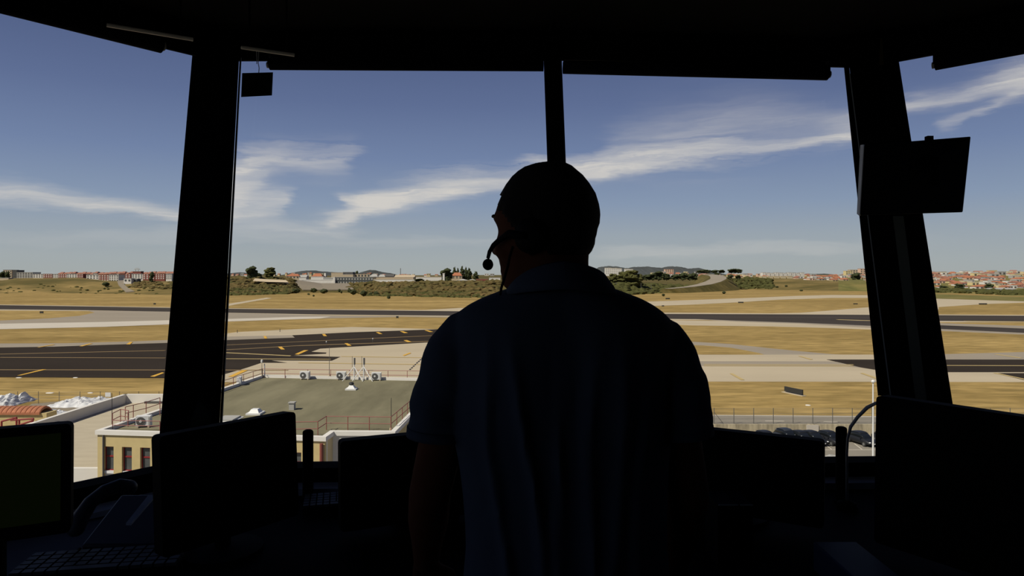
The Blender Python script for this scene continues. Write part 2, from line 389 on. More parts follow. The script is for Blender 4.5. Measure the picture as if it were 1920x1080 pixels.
# corner columns and the slim mullion: front faces from the two edge lines, 0.2 m deep
def column(name, label, bl, br, tl, tr, depth, m=m_int, beads=()):
    # bl,br,tl,tr world points of the inner face; extend down to floor and up to ceiling along the edges
    def ext(b, t, z): return b+(t-b)*((z-b.z)/(t.z-b.z))
    z0, z1 = EYE-.79, ZC
    q = [ext(bl,tl,z0), ext(br,tr,z0), ext(bl,tl,z1), ext(br,tr,z1)]
    mid = (q[0]+q[1])/2; out = Vector((mid.x, mid.y, 0)).normalized()*depth
    root = thing(name, (q[0]+q[1])/2, label, 'column'); root['kind'] = 'structure'
    def shr(a, b, k): return a+(b-a)*k
    MB().hexa([q[0], q[1], q[1]+out*1.0, q[0]+out, q[2], q[3], q[3]+out, q[2]+out]).build('post', m, root)
    return root, out
Lc, lo = column('corner_column', 'thick black slanting column at the left of the middle window',
       P(293,885,2.55), P(407,885,2.60), P(361,97,2.99), P(449,97,2.99), .10)
MB().hexa([P(407,885,2.57), P(412,885,2.57), P(412,885,2.60), P(407,885,2.60), P(449.5,108,2.97), P(453,108,2.97), P(453,108,3.0), P(449.5,108,3.0)]).build('glazing_bead', m_plast, Lc)
MB().hexa([P(411.2,885,2.56), P(412.6,885,2.56), P(412.6,885,2.57), P(411.2,885,2.57), P(452,108,2.96), P(453,108,2.96), P(453,108,2.97), P(452,108,2.97)]).build('pale_seam_strip', m_gasket, Lc)
Rc, ro = column('corner_column', 'thick black slanting column on the right carrying the square panel',
       P(1671,742,2.70), P(1784,742,2.66), P(1594,138,3.03), P(1689,138,3.00), .12)
MB().hexa([P(1646,742,2.72), P(1669,742,2.72), P(1669,742,2.80), P(1646,742,2.80), P(1580.5,108,3.08), P(1590,108,3.08), P(1590,108,3.16), P(1580.5,108,3.16)]).build('side_frame', m_int, Rc)
MB().hexa([P(1668.6,742,2.70), P(1671,742,2.70), P(1671,742,2.72), P(1668.6,742,2.72), P(1592.2,138,3.02), P(1594,138,3.02), P(1594,138,3.04), P(1592.2,138,3.04)]).build('pale_seam_strip', m_gasket, Rc)  # pale grey painted in for the light reflected along the seam
MB().hexa([P(1718,760,2.66), P(1739,760,2.66), P(1739,760,2.69), P(1718,760,2.69), P(1674,405,2.83), P(1694,405,2.83), P(1694,405,2.86), P(1674,405,2.86)]).build('cable_duct', m_strip, Rc)
Mc, mo = column('mullion', 'slim black mullion rising behind the man\'s head', P(1046,870,2.60), P(1084,870,2.60), P(1020,130,2.98), P(1054,130,2.98), .05)

# ================================================================== OUTDOORS: ground, pavements
def slab(name, px, m, z=.03, zbase=None, world=0.0):
    pts = [G(x, y, world+z) for x, y in px]
    o = MB().prism([(p.x, p.y) for p in pts], (zbase if zbase is not None else world-.1), world+z).build(name, m, tri=True)
    o['kind'] = 'structure'; return o
# grass plain
o = MB().prism([(-9000,90.5),(9000,90.5),(9000,12000),(-9000,12000)], -3, 0).build('ground', m_grass); o['kind'] = 'structure'
o = MB().prism([(-400,-60),(400,-60),(400,90.4),(-400,90.4)], -4, -1.4).build('service_yard', m_road); o['kind'] = 'structure'

slab('far_taxiway', [(1195,566),(1300,562.5),(1420,558),(1500,554.5),(1560,553),(1640,553.5),(1757,560),(1850,563),(1920,565),(2100,568),(2100,571),(1920,567.5),(1860,569.5),(1815,572),(1757,576),(1720,576),(1640,558.5),(1560,558.5),(1460,562),(1380,567),(1300,571),(1215,574)], m_conc, .04)
slab('taxiway_spur', [(700,583),(800,581),(860,577.5),(1000,572),(1100,568),(1230,566),(1225,575),(1080,579),(960,583),(880,585)], m_conc, .05)
slab('runway_shoulder', [(-200,569.5),(0,571),(160,573.4),(430,578),(860,582),(1240,586),(1500,588),(1920,590.5),(2200,592),(2200,605),(1920,604),(1760,604),(1600,600),(1240,600),(860,594),(430,588),(160,583),(0,582),(-200,580)], m_conc, .06)
slab('concrete_link', [(1230,600),(1290,601),(1500,603),(1600,607),(1640,610),(1640,618),(1560,615),(1450,612),(1300,610),(1255,608)], m_conc, .05)
slab('concrete_link', [(1320,590),(1500,586.5),(1560,582),(1640,575),(1760,569),(1760,580),(1700,592),(1500,592)], m_conc, .045)
slab('concrete_taxiway', [(-200,606),(0,601),(90,597),(150,592),(178,586),(165,582.5),(330,584),(430,587),(600,591),(700,592.5),(860,594),(900,596),(760,594),(600,597),(430,602.5),(320,608),(200,612.5),(0,617),(-200,622)], m_conc2, .07)
slab('bright_strip', [(-200,612),(0,607),(200,603.5),(330,600),(430,598),(560,594),(620,593.5),(600,597),(430,602.5),(320,608),(200,612.5),(0,617),(-200,622)], m_bright, .09)
rw = slab('runway', [(-200,570.5),(0,572),(160,574.5),(430,579),(860,583.5),(1240,588.5),(1500,589.5),(1920,592),(2200,594),(2200,604),(1920,602.5),(1760,601.5),(1690,604),(1640,601),(1500,600),(1280,598),(1100,596),(860,592),(600,589.5),(430,586.3),(160,581.5),(0,580),(-200,578)], m_asph2, .10)
slab('taxiway_branch', [(1280,597),(1500,599),(1640,600.5),(1770,606),(1920,611),(2200,620),(2200,633),(1920,627),(1760,620),(1640,615),(1500,607),(1380,603)], m_conc2, .08)
slab('taxiway_branch', [(1280,597),(1500,599),(1640,602),(1770,610),(1920,616),(2200,624),(2200,629),(1920,624),(1760,616.5),(1640,611),(1500,605),(1380,601)], m_asph2, .12)
slab('taxiway_edge', [(-200,647),(0,644),(120,643.5),(250,640),(330,637),(425,630),(560,627),(560,634),(425,638),(310,644),(200,648),(0,652),(-200,655)], m_conc2, .05)
slab('concrete_shoulder', [(420,626),(445,622.5),(560,617),(660,613),(760,615.5),(840,618),(840,622),(560,628),(425,631)], m_conc, .055)
tw = slab('taxiway', [(-200,655),(0,651.5),(100,650),(200,646.5),(310,643),(425,637.5),(553,633),(548,628.5),(660,623),(815,617.5),(900,614),(900,633),(800,642),(640,651),(600,653.5),(583,659.5),(612,661),(611,663),(547,666.5),(638,669),(622,676),(507,675.5),(538,680),(490,680),(460,690),(415,703),(415,709.5),(300,708),(0,706.5),(-200,706)], m_asph, .11)
ap = slab('apron', [(395,716),(415,700),(460,689),(490,678),(505,672),(545,664),(583,656),(600,651),(640,648),(815,639),(905,631),(1000,645),(1200,662),(1320,665),(1640,664.8),(1760,665),(1920,665),(2300,665),(2300,718),(1920,716),(1640,715.5),(1320,715),(700,716)], m_conc, .07)
slab('apron_edge', [(1765,667),(1770,664),(1920,660),(2300,652),(2300,675),(1765,674)], m_conc2, .09)
slab('apron_lane', [(1200,677),(1560,677.5),(1640,686),(1640,691),(1615,689.5),(1580,686.5),(1200,686)], m_conc2, .09)
tb = slab('taxiway_branch', [(1550,674),(1640,674),(1920,674),(2300,674),(2300,697.5),(1920,697.5),(1775,697.5),(1660,696),(1615,689)], m_asph, .11)
slab('taxiway_branch', [(1866,699.5),(1920,699.5),(2300,700),(2300,740),(2050,726),(1920,712)], m_asph, .13)
slab('service_road', [(1270,640),(1305,641),(1370,645),(1440,652.5),(1500,658.5),(1560,664),(1610,666),(1440,667),(1425,662),(1400,657),(1370,651.5),(1320,647.5),(1270,646)], m_conc2, .06)
slab('perimeter_road', [(900,778.5),(1333,777.5),(1640,780),(2000,783),(2000,796),(1333,796),(900,796)], m_road, .03)
slab('gravel_patch', [(30,776),(60,757),(120,752),(230,757),(180,768),(100,785),(30,800)], m_gravel, .03)
slab('dirt_track', [(425,570),(470,563),(500,558),(510,559),(475,565),(425,574)], m_conc, .03)
# painted lines: children of their pavement
def lines(parent, segs, m, z):
    for (x0, y0, x1, y1, wpx) in segs:
        a, b = G(x0, y0, z), G(x1, y1, z)
        # width given as vertical thickness in px at the middle
        ym = (y0+y1)/2; dY = (G(x0, ym-wpx/2, z).y-G(x0, ym+wpx/2, z).y)/2
        if abs(a.y-b.y) > 3*abs(a.x-b.x):      # line running away: width sideways
            w = Vector((.25*wpx, 0, 0))
        else: w = Vector((0, dY, 0))
        MB().hexa([a-w-Vector((0,0,.03)), b-w-Vector((0,0,.03)), b+w-Vector((0,0,.03)), a+w-Vector((0,0,.03)), a-w, b-w, b+w, a+w]).build('painted_line', m, parent)
lines(tw, [(-100,693,540,693.8,1.0),(-100,666,310,657,.0+.8),(0,670,310,671,.7),(421,656,560,648,1.0),(560,648,815,639.5,1.0),(421,647,640,637,.7),(640,637,815,629,.7)], m_dline, .13)
lines(tw, [(421,661,545,667,.9),(421,672.5,620,673.5,.8)], m_pyel, .13)
# bold dashes as quads by their four corners
def dash(parent, quad, m, z):
    p = [G(x, y, z) for x, y in quad]; q = [v-Vector((0,0,.03)) for v in p]
    MB().hexa(q+p).build('painted_dash', m, parent)
for c in ([(32,704),(40,703.5),(87,692.5),(79,692.5)], [(282,705.5),(290,706),(308,699),(304,698)], [(70,651),(74,651),(104,646),(98,646)], [(149,649),(155,649),(174,644),(168,644)],
          [(237,645.5),(244,645.5),(249,641),(243,641)], [(428,706),(438,706),(465,694),(454,694)], [(553,664),(560,664.5),(578,656.5),(570,656.5)],
          [(521,650),(528,650),(534,655),(527,655)], [(494,630),(499,630),(501,634.5),(496,634.5)], [(604,626.5),(609,626),(613,630),(607,630)],
          [(646,643.5),(652,643.5),(659,648),(652,648)], [(705,623),(710,622.5),(717,626),(711,626)], [(750,621),(756,621),(765,624),(758,624.5)], [(796,619),(802,619),(812,622),(806,622.5)],
          [(757,638),(763,637.5),(772,641),(765,641.5)]):
    dash(tw, c, m_yel, .15)
for c in ([(1368,700),(1374,700),(1396,712),(1389,712)], [(1613,699.5),(1618,699),(1648,709),(1643,710)], [(1497,667.5),(1502,667.5),(1524,673.5),(1519,674)],
          [(755,666),(768,661),(771,662),(758,667)], [(1862,699),(1868,699),(1935,713),(1928,713)]):
    dash(ap, c, m_pyel if c[0][0] > 800 else m_yel, .15)
lines(ap, [(560,680,900,684.5,.9),(640,668,900,672,.7),(1320,685.5,1600,686,.8),(1320,683,1600,683.5,.7)], m_pyel, .14)
for i in range(9):     # black and white dashed stop bar
    x = 767+i*3.2; y = 693-i*3.0
    dash(ap, [(x,y),(x+2.6,y),(x+4.2,y-1.6),(x+1.6,y-1.6)], m_blackm, .15)
for c in ([(1865,664.2),(1869,664),(1917,670.6),(1912,671)],): dash(tb, c, m_pyel, .15)
lines(tb, [(1775,685,2000,685.6,.8)], m_pyel, .14)
lines(rw, [(1810,602,1920,603,.8),(1570,599.2,1634,601,.8)], m_pyel, .16)

# ---- rising ground behind the airfield
TB = [(-700,552,526,516),(0,550,526,518),(30,550,523,518),(140,550,521,518),(210,551,527,519),(320,553,530,520),(430,553,521,518),(540,551,524,519),(570,549,533,520),(660,549,533,520),(700,555,531.5,520),(930,558,529,518),(1100,556,528,518),(1300,548,537,520),(1340,545,528,518),(1400,543,522,518),(1450,544,524,518),(1600,546,529,516),(1690,550,535,515),(1760,551,544,513.5),(1920,556,548,512),(2700,556,548,512)]
def tb(px):
    for i in range(len(TB)-1):
        a, b = TB[i], TB[i+1]
        if a[0] <= px <= b[0]:
            k = (px-a[0])/(b[0]-a[0]); k = k*k*(3-2*k)
            by, cy, fy = [a[j]+(b[j]-a[j])*k for j in (1,2,3)]
            D0 = EYE*F/(by-HZ); D1 = D0+110; D2 = D1+850
            return D0, D1, D2, EYE-(cy-HZ)*D1/F, EYE-(fy-HZ)*D2/F
    return tb(max(TB[0][0], min(TB[-1][0], px)))
def terr(px, D):
    D0, D1, D2, z1, z2 = tb(px)
    if D <= D0: return -.5
    if D <= D1:
        k = (D-D0)/(D1-D0); return -.5+(z1+.5)*(k*k*(3-2*k)*.5+.5*math.sin(k*math.pi/2))
    if D <= D2: k = (D-D1)/(D2-D1); return z1+(z2-z1)*k
    return z2
def T(px, D): return Vector((X_at(px, D), D, terr(px, D)))
def build_terrain(name, x0, x1, step, m, cover):
    cols = []; n = int((x1-x0)/step)+1
    ks = [0,.1,.2,.32,.45,.6,.75,.88,1]
    vs = []; fs = []
    for i in range(n):
        px = x0+i*step; D0, D1, D2, z1, z2 = tb(px)
        Ds = [D0-2]+[D0+(D1-D0)*k for k in ks]+[D1+(D2-D1)*k for k in (.05,.15,.3,.5,.75,1)]+[D2+600, D2+2200]
        for D in Ds:
            p = T(px, D)
            if D0 < D < D2: p.z += .7*mnoise.noise(Vector((p.x*.02, p.y*.02, 0)))
            vs.append(p)
    r = len(ks)+9
    for i in range(n-1):
        for j in range(r-1): fs.append((i*r+j, (i+1)*r+j, (i+1)*r+j+1, i*r+j+1))
    o = MB().add(vs, fs).build(name, m, smooth=True); o['kind'] = 'structure'
build_terrain('hillside', -700, 330, 8, m_hillgrass, 0)
build_terrain('hillside', 330, 1340, 8, m_scrub_ground, 0)
build_terrain('hillside', 1340, 1572, 8, m_hillgrass, 0)
build_terrain('hillside', 1572, 2700, 8, m_green, 0)
slab('green_field', [(1640,549),(1740,551),(1920,557),(2200,562),(2200,573),(1920,565.5),(1757,560.5),(1640,554)], m_green, .03)
def on_terrain(name, pts, m, dz=.6):      # strip laid on the terrain from (px,D) left/right pairs
    vs = []; fs = []
    for (a, da), (b, db) in pts:
        for k in (0, .5, 1):
            px = a+(b-a)*k; D = da+(db-da)*k; p = T(px, D); p.z += dz; vs.append(p)
    for i in range(len(pts)-1):
        for k in (0, 1): fs.append((i*3+k, i*3+k+1, i*3+k+4, i*3+k+3))
    bot = [v-Vector((0,0,2)) for v in vs]; n = len(vs)
    o = MB().add(vs, fs).build(name, m); o['kind'] = 'structure'
    s = o.modifiers.new('s', 'SOLIDIFY'); s.thickness = 1.0; s.offset = -1
    return o
on_terrain('dirt_track', [((236,700),(252,700)),((229,725),(240,725)),((222,750),(233,750)),((220,775),(232,775)),((222,800),(238,800)),((230,830),(246,830))], m_gravel, .9)
# motorway climbing over the hill on the right: raised embankment surface
def raised_road(name, pts, m, label=None):
    # pts: px_left, px_right, py, D
    vs = []; fs = []
    for a, b, py, D in pts:
        vs += [P(a, py, D), P(b, py, D)]
    for i in range(len(pts)-1): fs.append((2*i, 2*i+1, 2*i+3, 2*i+2))
    rings = []
    for a, b, py, D in pts:
        l, r_ = P(a, py, D)-Vector((0,0,.3)), P(b, py, D)-Vector((0,0,.3)); hh = l.z+3
        rings.append([Vector((l.x-2-hh*1.6, D-hh*1.2, -3)), l-Vector((2,0,0)), r_+Vector((2,0,0)), Vector((r_.x+2+hh*1.6, D, -3))])
    e = MB().loft(rings).build('road_embankment', m_scrub_ground); e['kind'] = 'structure'
    o = MB().add(vs, fs).build(name, m); s = o.modifiers.new('s', 'SOLIDIFY'); s.thickness = .25; s.offset = -1
    o['kind'] = 'structure'; return o
raised_road('motorway', [(1246,1262,541,720),(1282,1302,537.5,760),(1306,1334,533,800),(1322,1352,528,840),(1332,1362,523,900),(1332,1362,519,960),(1328,1352,516,1040),(1316,1336,514.3,1120)], m_conc2)

# distant wooded hills
def hill(name, pts, D, label):
    top = [P(x, y, D) for x, y in pts]; n = len(top); rings = []
    vs = []
    for dz, dy in ((0, -500), (.45, -320), (.8, -150), (1, 0), (.6, 300), (0, 600)):
        for i, p in enumerate(top):
            jit = 1+.04*mnoise.noise(Vector((p.x*.01, dy*.01, 0)))
            vs.append(Vector((p.x, p.y+dy, -5+(p.z+5)*dz*jit)))
    fs = [(r*n+i, r*n+i+1, (r+1)*n+i+1, (r+1)*n+i) for r in range(5) for i in range(n-1)]
    o = MB().add(vs, fs).build(name, m_hill, smooth=False); o['kind'] = 'structure'; return o
def rough(pts, amp=.5, st=3):
    out = []
    for (x0, y0), (x1, y1) in zip(pts, pts[1:]):
        n = max(1, int((x1-x0)/st))
        for k in range(n):
            t = k/n; out.append((x0+(x1-x0)*t, y0+(y1-y0)*t+random.uniform(-amp, amp)))
    return out+[pts[-1]]
hill('distant_hill', rough([(1110,512),(1122,501),(1140,499),(1160,500),(1175,503),(1190,500.5),(1215,500),(1240,502),(1255,499.5),(1275,500),(1290,503.5),(1310,502),(1325,506),(1345,512)]), 5000, '')
hill('distant_hill', rough([(672,516),(684,508.5),(694,506),(704,506.5),(716,510),(732,512),(745,517)], .2), 5200, '')
hill('distant_hill', rough([(540,516),(560,509),(575,507),(590,507),(605,509),(640,511),(660,514)], .3), 4800, '')
hill('distant_hill', rough([(1500,516),(1515,513),(1530,513.5),(1545,513),(1555,516)], .2), 5200, '')
hill('distant_hill', rough([(420,518),(432,512),(450,510.5),(470,512),(500,515),(560,516)], .2), 4800, '')
hill('distant_hill', rough([(1830,514),(1860,511),(1920,509.5),(2100,508),(2400,512)], .3), 4500, '')

# ================================================================== trees, scrub
def make_tree(name, h, w, label, seed, m=m_leaf, kind='round'):
    t = thing(name, (0,0,0), label, 'tree')
    MB().tube([(0,0,-1),(0,0,h*.3),(0,0,h*.6)], [h*.035,h*.03,h*.02], 7).build('trunk', m_bark, t)
    mb = MB(); rnd = random.Random(seed)
    if kind == 'round':
        for i in range(26):
            a = rnd.uniform(0, 6.28); r = rnd.uniform(.1, .62)*w/2; z = rnd.uniform(.08, .88)*h
            k = 1-abs(z/h-.5)*.9
            mb.blob((r*math.cos(a)*k*1.2, r*math.sin(a)*k*1.2, z), (w*.2*rnd.uniform(.8,1.2), w*.2*rnd.uniform(.8,1.2), h*.13*rnd.uniform(.8,1.2)), 2, .6, 2.2, rnd.random()*50)
    else:
        for i in range(14):
            z = (.16+.8*i/13)*h; k = math.sin(min(1, (1-i/14)*1.5)*math.pi/2)
            a = rnd.uniform(0, 6.28)
            mb.blob((.12*w*math.cos(a), .12*w*math.sin(a), z), (w*.42*k, w*.42*k, h*.1), 2, .6, 2.2, rnd.random()*50)
    mb.build('crown', m, t)
    return t
proto_round = make_tree('leafy_tree', 10, 9, '', 3)
proto_pop = make_tree('poplar_tree', 10, 3.6, '', 5, m_leaf, 'pop')
proto_olive = make_tree('leafy_tree', 10, 11, '', 9, m_leaf2)
used = set()
def put_tree(proto, px, D, ytop, wpx, label, group=None, ybase=None):
    base = T(px, D); wpx *= 1.3
    if ybase is not None: base = Vector((base.x, base.y, Z_at(ybase, D)))
    h = Z_at(ytop, D)-base.z; w = wpx*D/F
    pw = {proto_round: 9, proto_pop: 3.6, proto_olive: 11}[proto]
    s = (w/pw, w/pw, h/10)
    if proto.name in used: o = dup(proto, base, random.uniform(0, 6), s, label, group)
    else:
        used.add(proto.name); o = proto; o.location = base; o.scale = s; o['label'] = label
        if group: o['group'] = group
    return o
put_tree(proto_round, 471, 760, 498, 20, 'large dark round tree nearest the left column on the scrubby rise')
put_tree(proto_olive, 506, 780, 500, 22, 'large round tree with a leaning crown right of the darker tree')
put_tree(proto_round, 485, 800, 511, 12, 'low dark tree between the two large round trees')
put_tree(proto_round, 836, 760, 502, 21, 'dark tree beside the white gable left of the man\'s face')
for i, (px, yt, w) in enumerate(((852,501,7),(858,503,6),(867,499.5,8),(874,501,6),(880,503,8),(892,509,9))):
    put_tree(proto_pop, px, 800, yt, w, 'slender dark poplar in the row behind the house near the microphone', 'poplars near the microphone')
put_tree(proto_round, 284, 760, 509, 8, 'single dark tree in front of the apartment rows by the left column')
for px, w in ((4,10),(13,8)): put_tree(proto_round, px, 860, 508, w, 'dark tree at the far left edge beside the grey tower block', 'trees at the left edge')
for px, yt, w in ((1168,508,26),(1184,505,30),(1150,512,18),(1196,512,20)): put_tree(proto_olive, px, 720, yt, w, 'broad green tree in the thicket just right of the man\'s collar', 'thicket right of the collar', ybase=536)
for px, yt, w in ((1212,514,18),(1224,513,16),(1235,508,20),(1250,512,16),(1266,514,18),(1280,511,16),(1293,513,18),(1303,511,12)): put_tree(proto_round, px, 900, yt, w, 'dark tree in the belt left of the motorway', 'tree belt left of the motorway', ybase=525)
for px, yt, w in ((1312,506,14),(1325,505,16),(1340,506,16),(1352,505.5,12),(1372,503.5,16),(1384,503.5,16)): put_tree(proto_round, px, 1500, yt, w, 'flat-topped dark pine on the skyline above the motorway', 'pines on the skyline above the motorway', ybase=512)
for px, yt, w in ((1369,514,11),(1383,515,10)): put_tree(proto_round, px, 880, yt, w, 'small dark tree on the verge right of the motorway crest', 'verge trees right of the motorway', ybase=524)
for px, yt, w in ((1328,513,12),(1345,511,10)): put_tree(proto_round, px, 1200, yt, w, 'small dark tree straight above the motorway crest', 'trees at the motorway crest', ybase=517)
put_tree(proto_round, 1604, 1100, 511, 16, 'rounded dark tree in front of the beige houses left of the right column')
for px, yt, w in ((1856,531,14),(1800,531,16),(1770,535,14)): put_tree(proto_round, px, 800, yt, w, 'dark tree at the foot of the hillside town in the right pane', 'trees at the foot of the hillside town')
for px in range(1806, 1915, 13): put_tree(proto_round, px, 740, 543+random.uniform(-1,2), 18, 'low dark hedge tree along the green field edge in the right pane', 'hedge trees along the green field', ybase=557)
put_tree(proto_round, 785, 800, 522, 18, 'squat green tree at the right end of the long white shed')
put_tree(proto_round, 668, 1000, 507, 6, 'tiny rounded tree on the skyline above the beige block')
# bushes
def make_bush(seed, m):
    mb = MB(); r = random.Random(seed)
    for i in range(9):
        a = r.uniform(0, 6.28); q = r.uniform(0, .3)
        mb.blob((q*math.cos(a), q*math.sin(a), r.uniform(.25, .7)), (.3, .3, .28), 2, .6, 2.5, r.random()*40)
    o = mb.build('bush', m, world=False); return o
bush0 = make_bush(4, m_leaf); bused = [0]
def put_bush(px, py, w, h, label, group=None):
    D = EYE*F/(py-HZ); base = G(px, py)
    o = bush0 if not bused[0] else bush0.copy()
    if bused[0]: COL.objects.link(o)
    bused[0] += 1
    D0, D1, D2, z1, z2 = tb(px)
    if D > D0:                 # on the slope: walk back until the terrain point projects on the row
        d = D0
        while d < D1 and Z_at(py, d) > terr(px, d): d += 2
        base = T(px, d); D = d
    o.location = base-Vector((0,0,.35)); s = D/F; o.scale = (w*s, w*s, h*s); o.rotation_euler = (0,0,random.uniform(0,6)); tag(o, label, 'bush', group)
put_bush(556,550,14,10,'round dark bush at the left foot of the pale concrete embankment')
put_bush(589,549,12,10,'round dark bush below the middle of the pale concrete embankment')
put_bush(606,550.5,16,10,'widest round dark bush below the pale concrete embankment')
put_bush(199,537,13,9,'round dark bush alone on the left hillside beside the dirt track')
for px, py, w, h in ((636,548,4,5),(656,549,5,6),(663,553,8,8),(682,556,9,9),(695,554,5,5),(706,555,7,7),(579,553,4,3),(588,556,3,3),(729,560,5,4),(640,550,3,4),(655,546,3,5)):
    put_bush(px, py, w*1.5, h*1.4, 'small bush dotted on the brown grass right of the three round bushes', 'small bushes on the brown grass')
put_bush(1357,551,9,6,'small dark bush below the scrubby mound right of the motorway')
put_bush(1244,555.5,6,6,'square green bush standing alone near the far taxiway')
for px, py in ((1457,540),(1474,538),(1502,546)): put_bush(px, py, 6, 4, 'small bush on the grassy slope left of the right column', 'small bushes on the right slope')
# scrub on the slopes: uncountable, one object each
def scrub(label, x0, x1, n, m, size, klo=.05, khi=1.0, fn=None):
    mb = MB(); r = random.Random(int(x0))
    for i in range(n):
        px = r.uniform(x0, x1); D0, D1, D2, z1, z2 = tb(px); D = D0+(D1-D0)*r.uniform(klo, khi)
        if fn and not fn(px, (D-D0)/(D1-D0)): continue
        p = T(px, D); s = size*r.uniform(.5, 1.3)
        mb.blob(p+Vector((0,0,s*.2)), (s*1.4, s, s*.7), 1, .6, 2, r.random()*60)
    o = mb.build('scrub', m); o['kind'] = 'stuff'; tag(o, label, 'scrub')
scrub('brown and olive scrub covering the rise between left column and white sheds', 425, 552, 420, m_leaf3, 2.6)
scrub('brown and olive scrub bank under the long white shed', 655, 935, 700, m_leaf3, 2.6)
scrub('dark green low thicket at the foot of the bank under the long white shed', 660, 935, 170, m_leaf2, 2.2, -.1, .3)
scrub('dark green low thicket at the foot of the rise by the left column', 425, 545, 180, m_leaf2, 2.4, -.15, .25)
scrub('dark green scrub on the mound right of the motorway', 1335, 1450, 240, m_leaf2, 3.0, .1, .85)
scrub('green thicket under the trees right of the man\'s collar', 1120, 1300, 300, m_leaf2, 3.4, .0, .9, lambda px, k: True)
scrub('thin scrub line along the crest of the left hill', 250, 330, 120, m_leaf3, 2.0, .4, 1.0)
scrub('patchy low scrub at the foot of the left hill', 0, 320, 50, m_leaf2, 1.2, .0, .5)
scrub('dark scrub between the green field and the hillside town', 1745, 2000, 220, m_leaf2, 3.0, .3, 1.1)

# ================================================================== distant buildings
win_meshes = {}
def building(name, px0, px1, ytop, ybase, D, depth, wallm, roofm, label, group=None, cat='building', roof='flat', rz=0, nwin=None, winm=None, zb=None):
    """block whose front face spans px0..px1 at distance D, top row ytop; base sunk to the terrain"""
    cx = (px0+px1)/2; w = (px1-px0)*D/F; zt = Z_at(ytop, D); zbase = min(Z_at(ybase, D), terr(cx, D)) if zb is None else zb
    zbase -= .5
    t = thing(name, (X_at(cx, D), D+depth/2, zbase), label, cat, group, rz)
    h = zt-zbase
    if roof == 'flat':
        MB().box((0,0,h/2), (w,depth,h)).build('wall', wallm, t, world=False)
        MB().box((0,0,h+.2), (w+.4,depth+.4,.5)).build('roof', roofm, t, world=False)
        he = h
    else:
        rh = min(h*.35, w*.25+1); he = h-rh
        MB().box((0,0,he/2), (w,depth,he)).build('wall', wallm, t, world=False)
        x, y = w/2+.4, depth/2+.4
        if roof == 'gable': ridge = [Vector((-x,0,h)), Vector((x,0,h))]
        elif roof == 'gablef': ridge = None
        else: ridge = [Vector((-x*.5,0,h)), Vector((x*.5,0,h))]
        if ridge: MB().add([(-x,-y,he),(x,-y,he),(x,y,he),(-x,y,he)]+ridge, [(0,1,5,4),(2,3,4,5),(1,2,5),(3,0,4),(3,2,1,0)]).build('roof', roofm, t, world=False)
        else: MB().add([(-x,-y,he),(x,-y,he),(x,y,he),(-x,y,he),(0,-y,h),(0,y,h)], [(0,1,4),(2,3,5),(1,2,5,4),(3,0,4,5),(3,2,1,0)]).build('roof', roofm, t, world=False)
    if nwin:
        nx, nz = nwin; zvis = Z_at(ybase, D)-zbase; hv = he-zvis
        for i in range(nx):
            for k in range(nz):
                ww = w/nx*.5; wh = hv/nz*.5
                key = (name, round(ww, 1), round(wh, 1), (winm or m_glassd).name)
                if key not in win_meshes:
                    o = MB().box((0,0,0), (ww,.3,wh)).build('window', winm or m_glassd, t, world=False); win_meshes[key] = o.data
                else:
                    o = bpy.data.objects.new('window', win_meshes[key]); COL.objects.link(o); o.parent = t
                o.location = (-w/2+w*(i+.5)/nx, -depth/2-.05, zvis+hv*(k+.5)/nz)
    return t
# left apartment rows
building('tower_block', 24, 31.5, 507, 524, 900, 14, m_dgrey, m_dgrey, 'narrow grey tower block at the far left of the skyline', nwin=(2,4))
building('tower_block', 6, 22, 506.5, 524, 980, 14, m_beige, m_dgrey, 'wide beige tower block at the far left edge', nwin=(4,4))
building('office_block', 31.5, 61, 511, 523, 900, 16, m_lgrey, m_lgrey, 'long grey office block with dark banded floors at far left', nwin=(6,4), winm=m_dgrey)
rowA = [(62,81,'w'),(81,98,'r'),(99,109,'w'),(109,125,'r'),(125,144,'w'),(144,156,'r'),(162,185,'w'),(185,204,'r'),(204,222,'w'),(224,245,'r'),(247,268,'w'),(268,290,'r'),(291,309,'r'),(311,322,'w')]
for i, (a, b, c) in enumerate(rowA):
    near = 162 <= a <= 222
    building('apartment_block', a, b, 514+(1.5 if near else 0), 524+(3 if near else 0), 840 if near else 900, 14, m_white if c == 'w' else m_brick, m_terra2 if c == 'r' else m_lgrey,
             ('white' if c == 'w' else 'red brick')+' apartment block in the '+('nearer terrace above the dirt track' if near else 'long terrace on the left skyline'), ('white' if c == 'w' else 'brick')+(' near terrace blocks' if near else ' skyline terrace blocks'), nwin=(4 if b-a > 14 else 3, 3), winm=m_dgrey if c == 'w' else m_white)
r = random.Random(11)
for i in range(26):
    px = 108+i*8.3; w = r.uniform(7, 12)
    building('apartment_block', px, px+w, 509.5+r.uniform(-.8,1.5), 516, 1150, 14, r.choice([m_brick,m_white,m_beige,m_brick]), m_terra2, 'low red-roofed block behind the terraces on the left skyline', 'red-roofed blocks on the left skyline', roof='hip', nwin=(2,1), winm=m_dgrey)
building('radar_hut', 249, 264, 509, 520, 1000, 8, m_brick, m_lgrey, 'brick block under the roof antenna on the left skyline')
am = thing('roof_antenna', P(257,509,1003)+Vector((0,0,.4)), 'white roof antenna frame above the brick block on the left skyline', 'antenna')
MB().box(P(257,505,1003), (8,1.2,1.0)).box(P(257,503,1003), (5,.6,.6)).build('antenna_frame', m_lgrey, am)
MB().tube([P(254.5,509,1003),P(254.5,505,1003)], .25, 6).tube([P(259.5,509,1003),P(259.5,505,1003)], .25, 6).build('mast', m_galv, am)
building('guard_hut', 232, 246, 522.5, 529, 760, 8, m_white, m_lgrey, 'small white flat-roofed hut at the top of the dirt track', nwin=(2,1))
building('guard_hut', 246, 257, 523.5, 528.5, 765, 8, m_dgrey, m_lgrey, 'small grey annexe beside the white hut at the dirt track', nwin=(2,1))
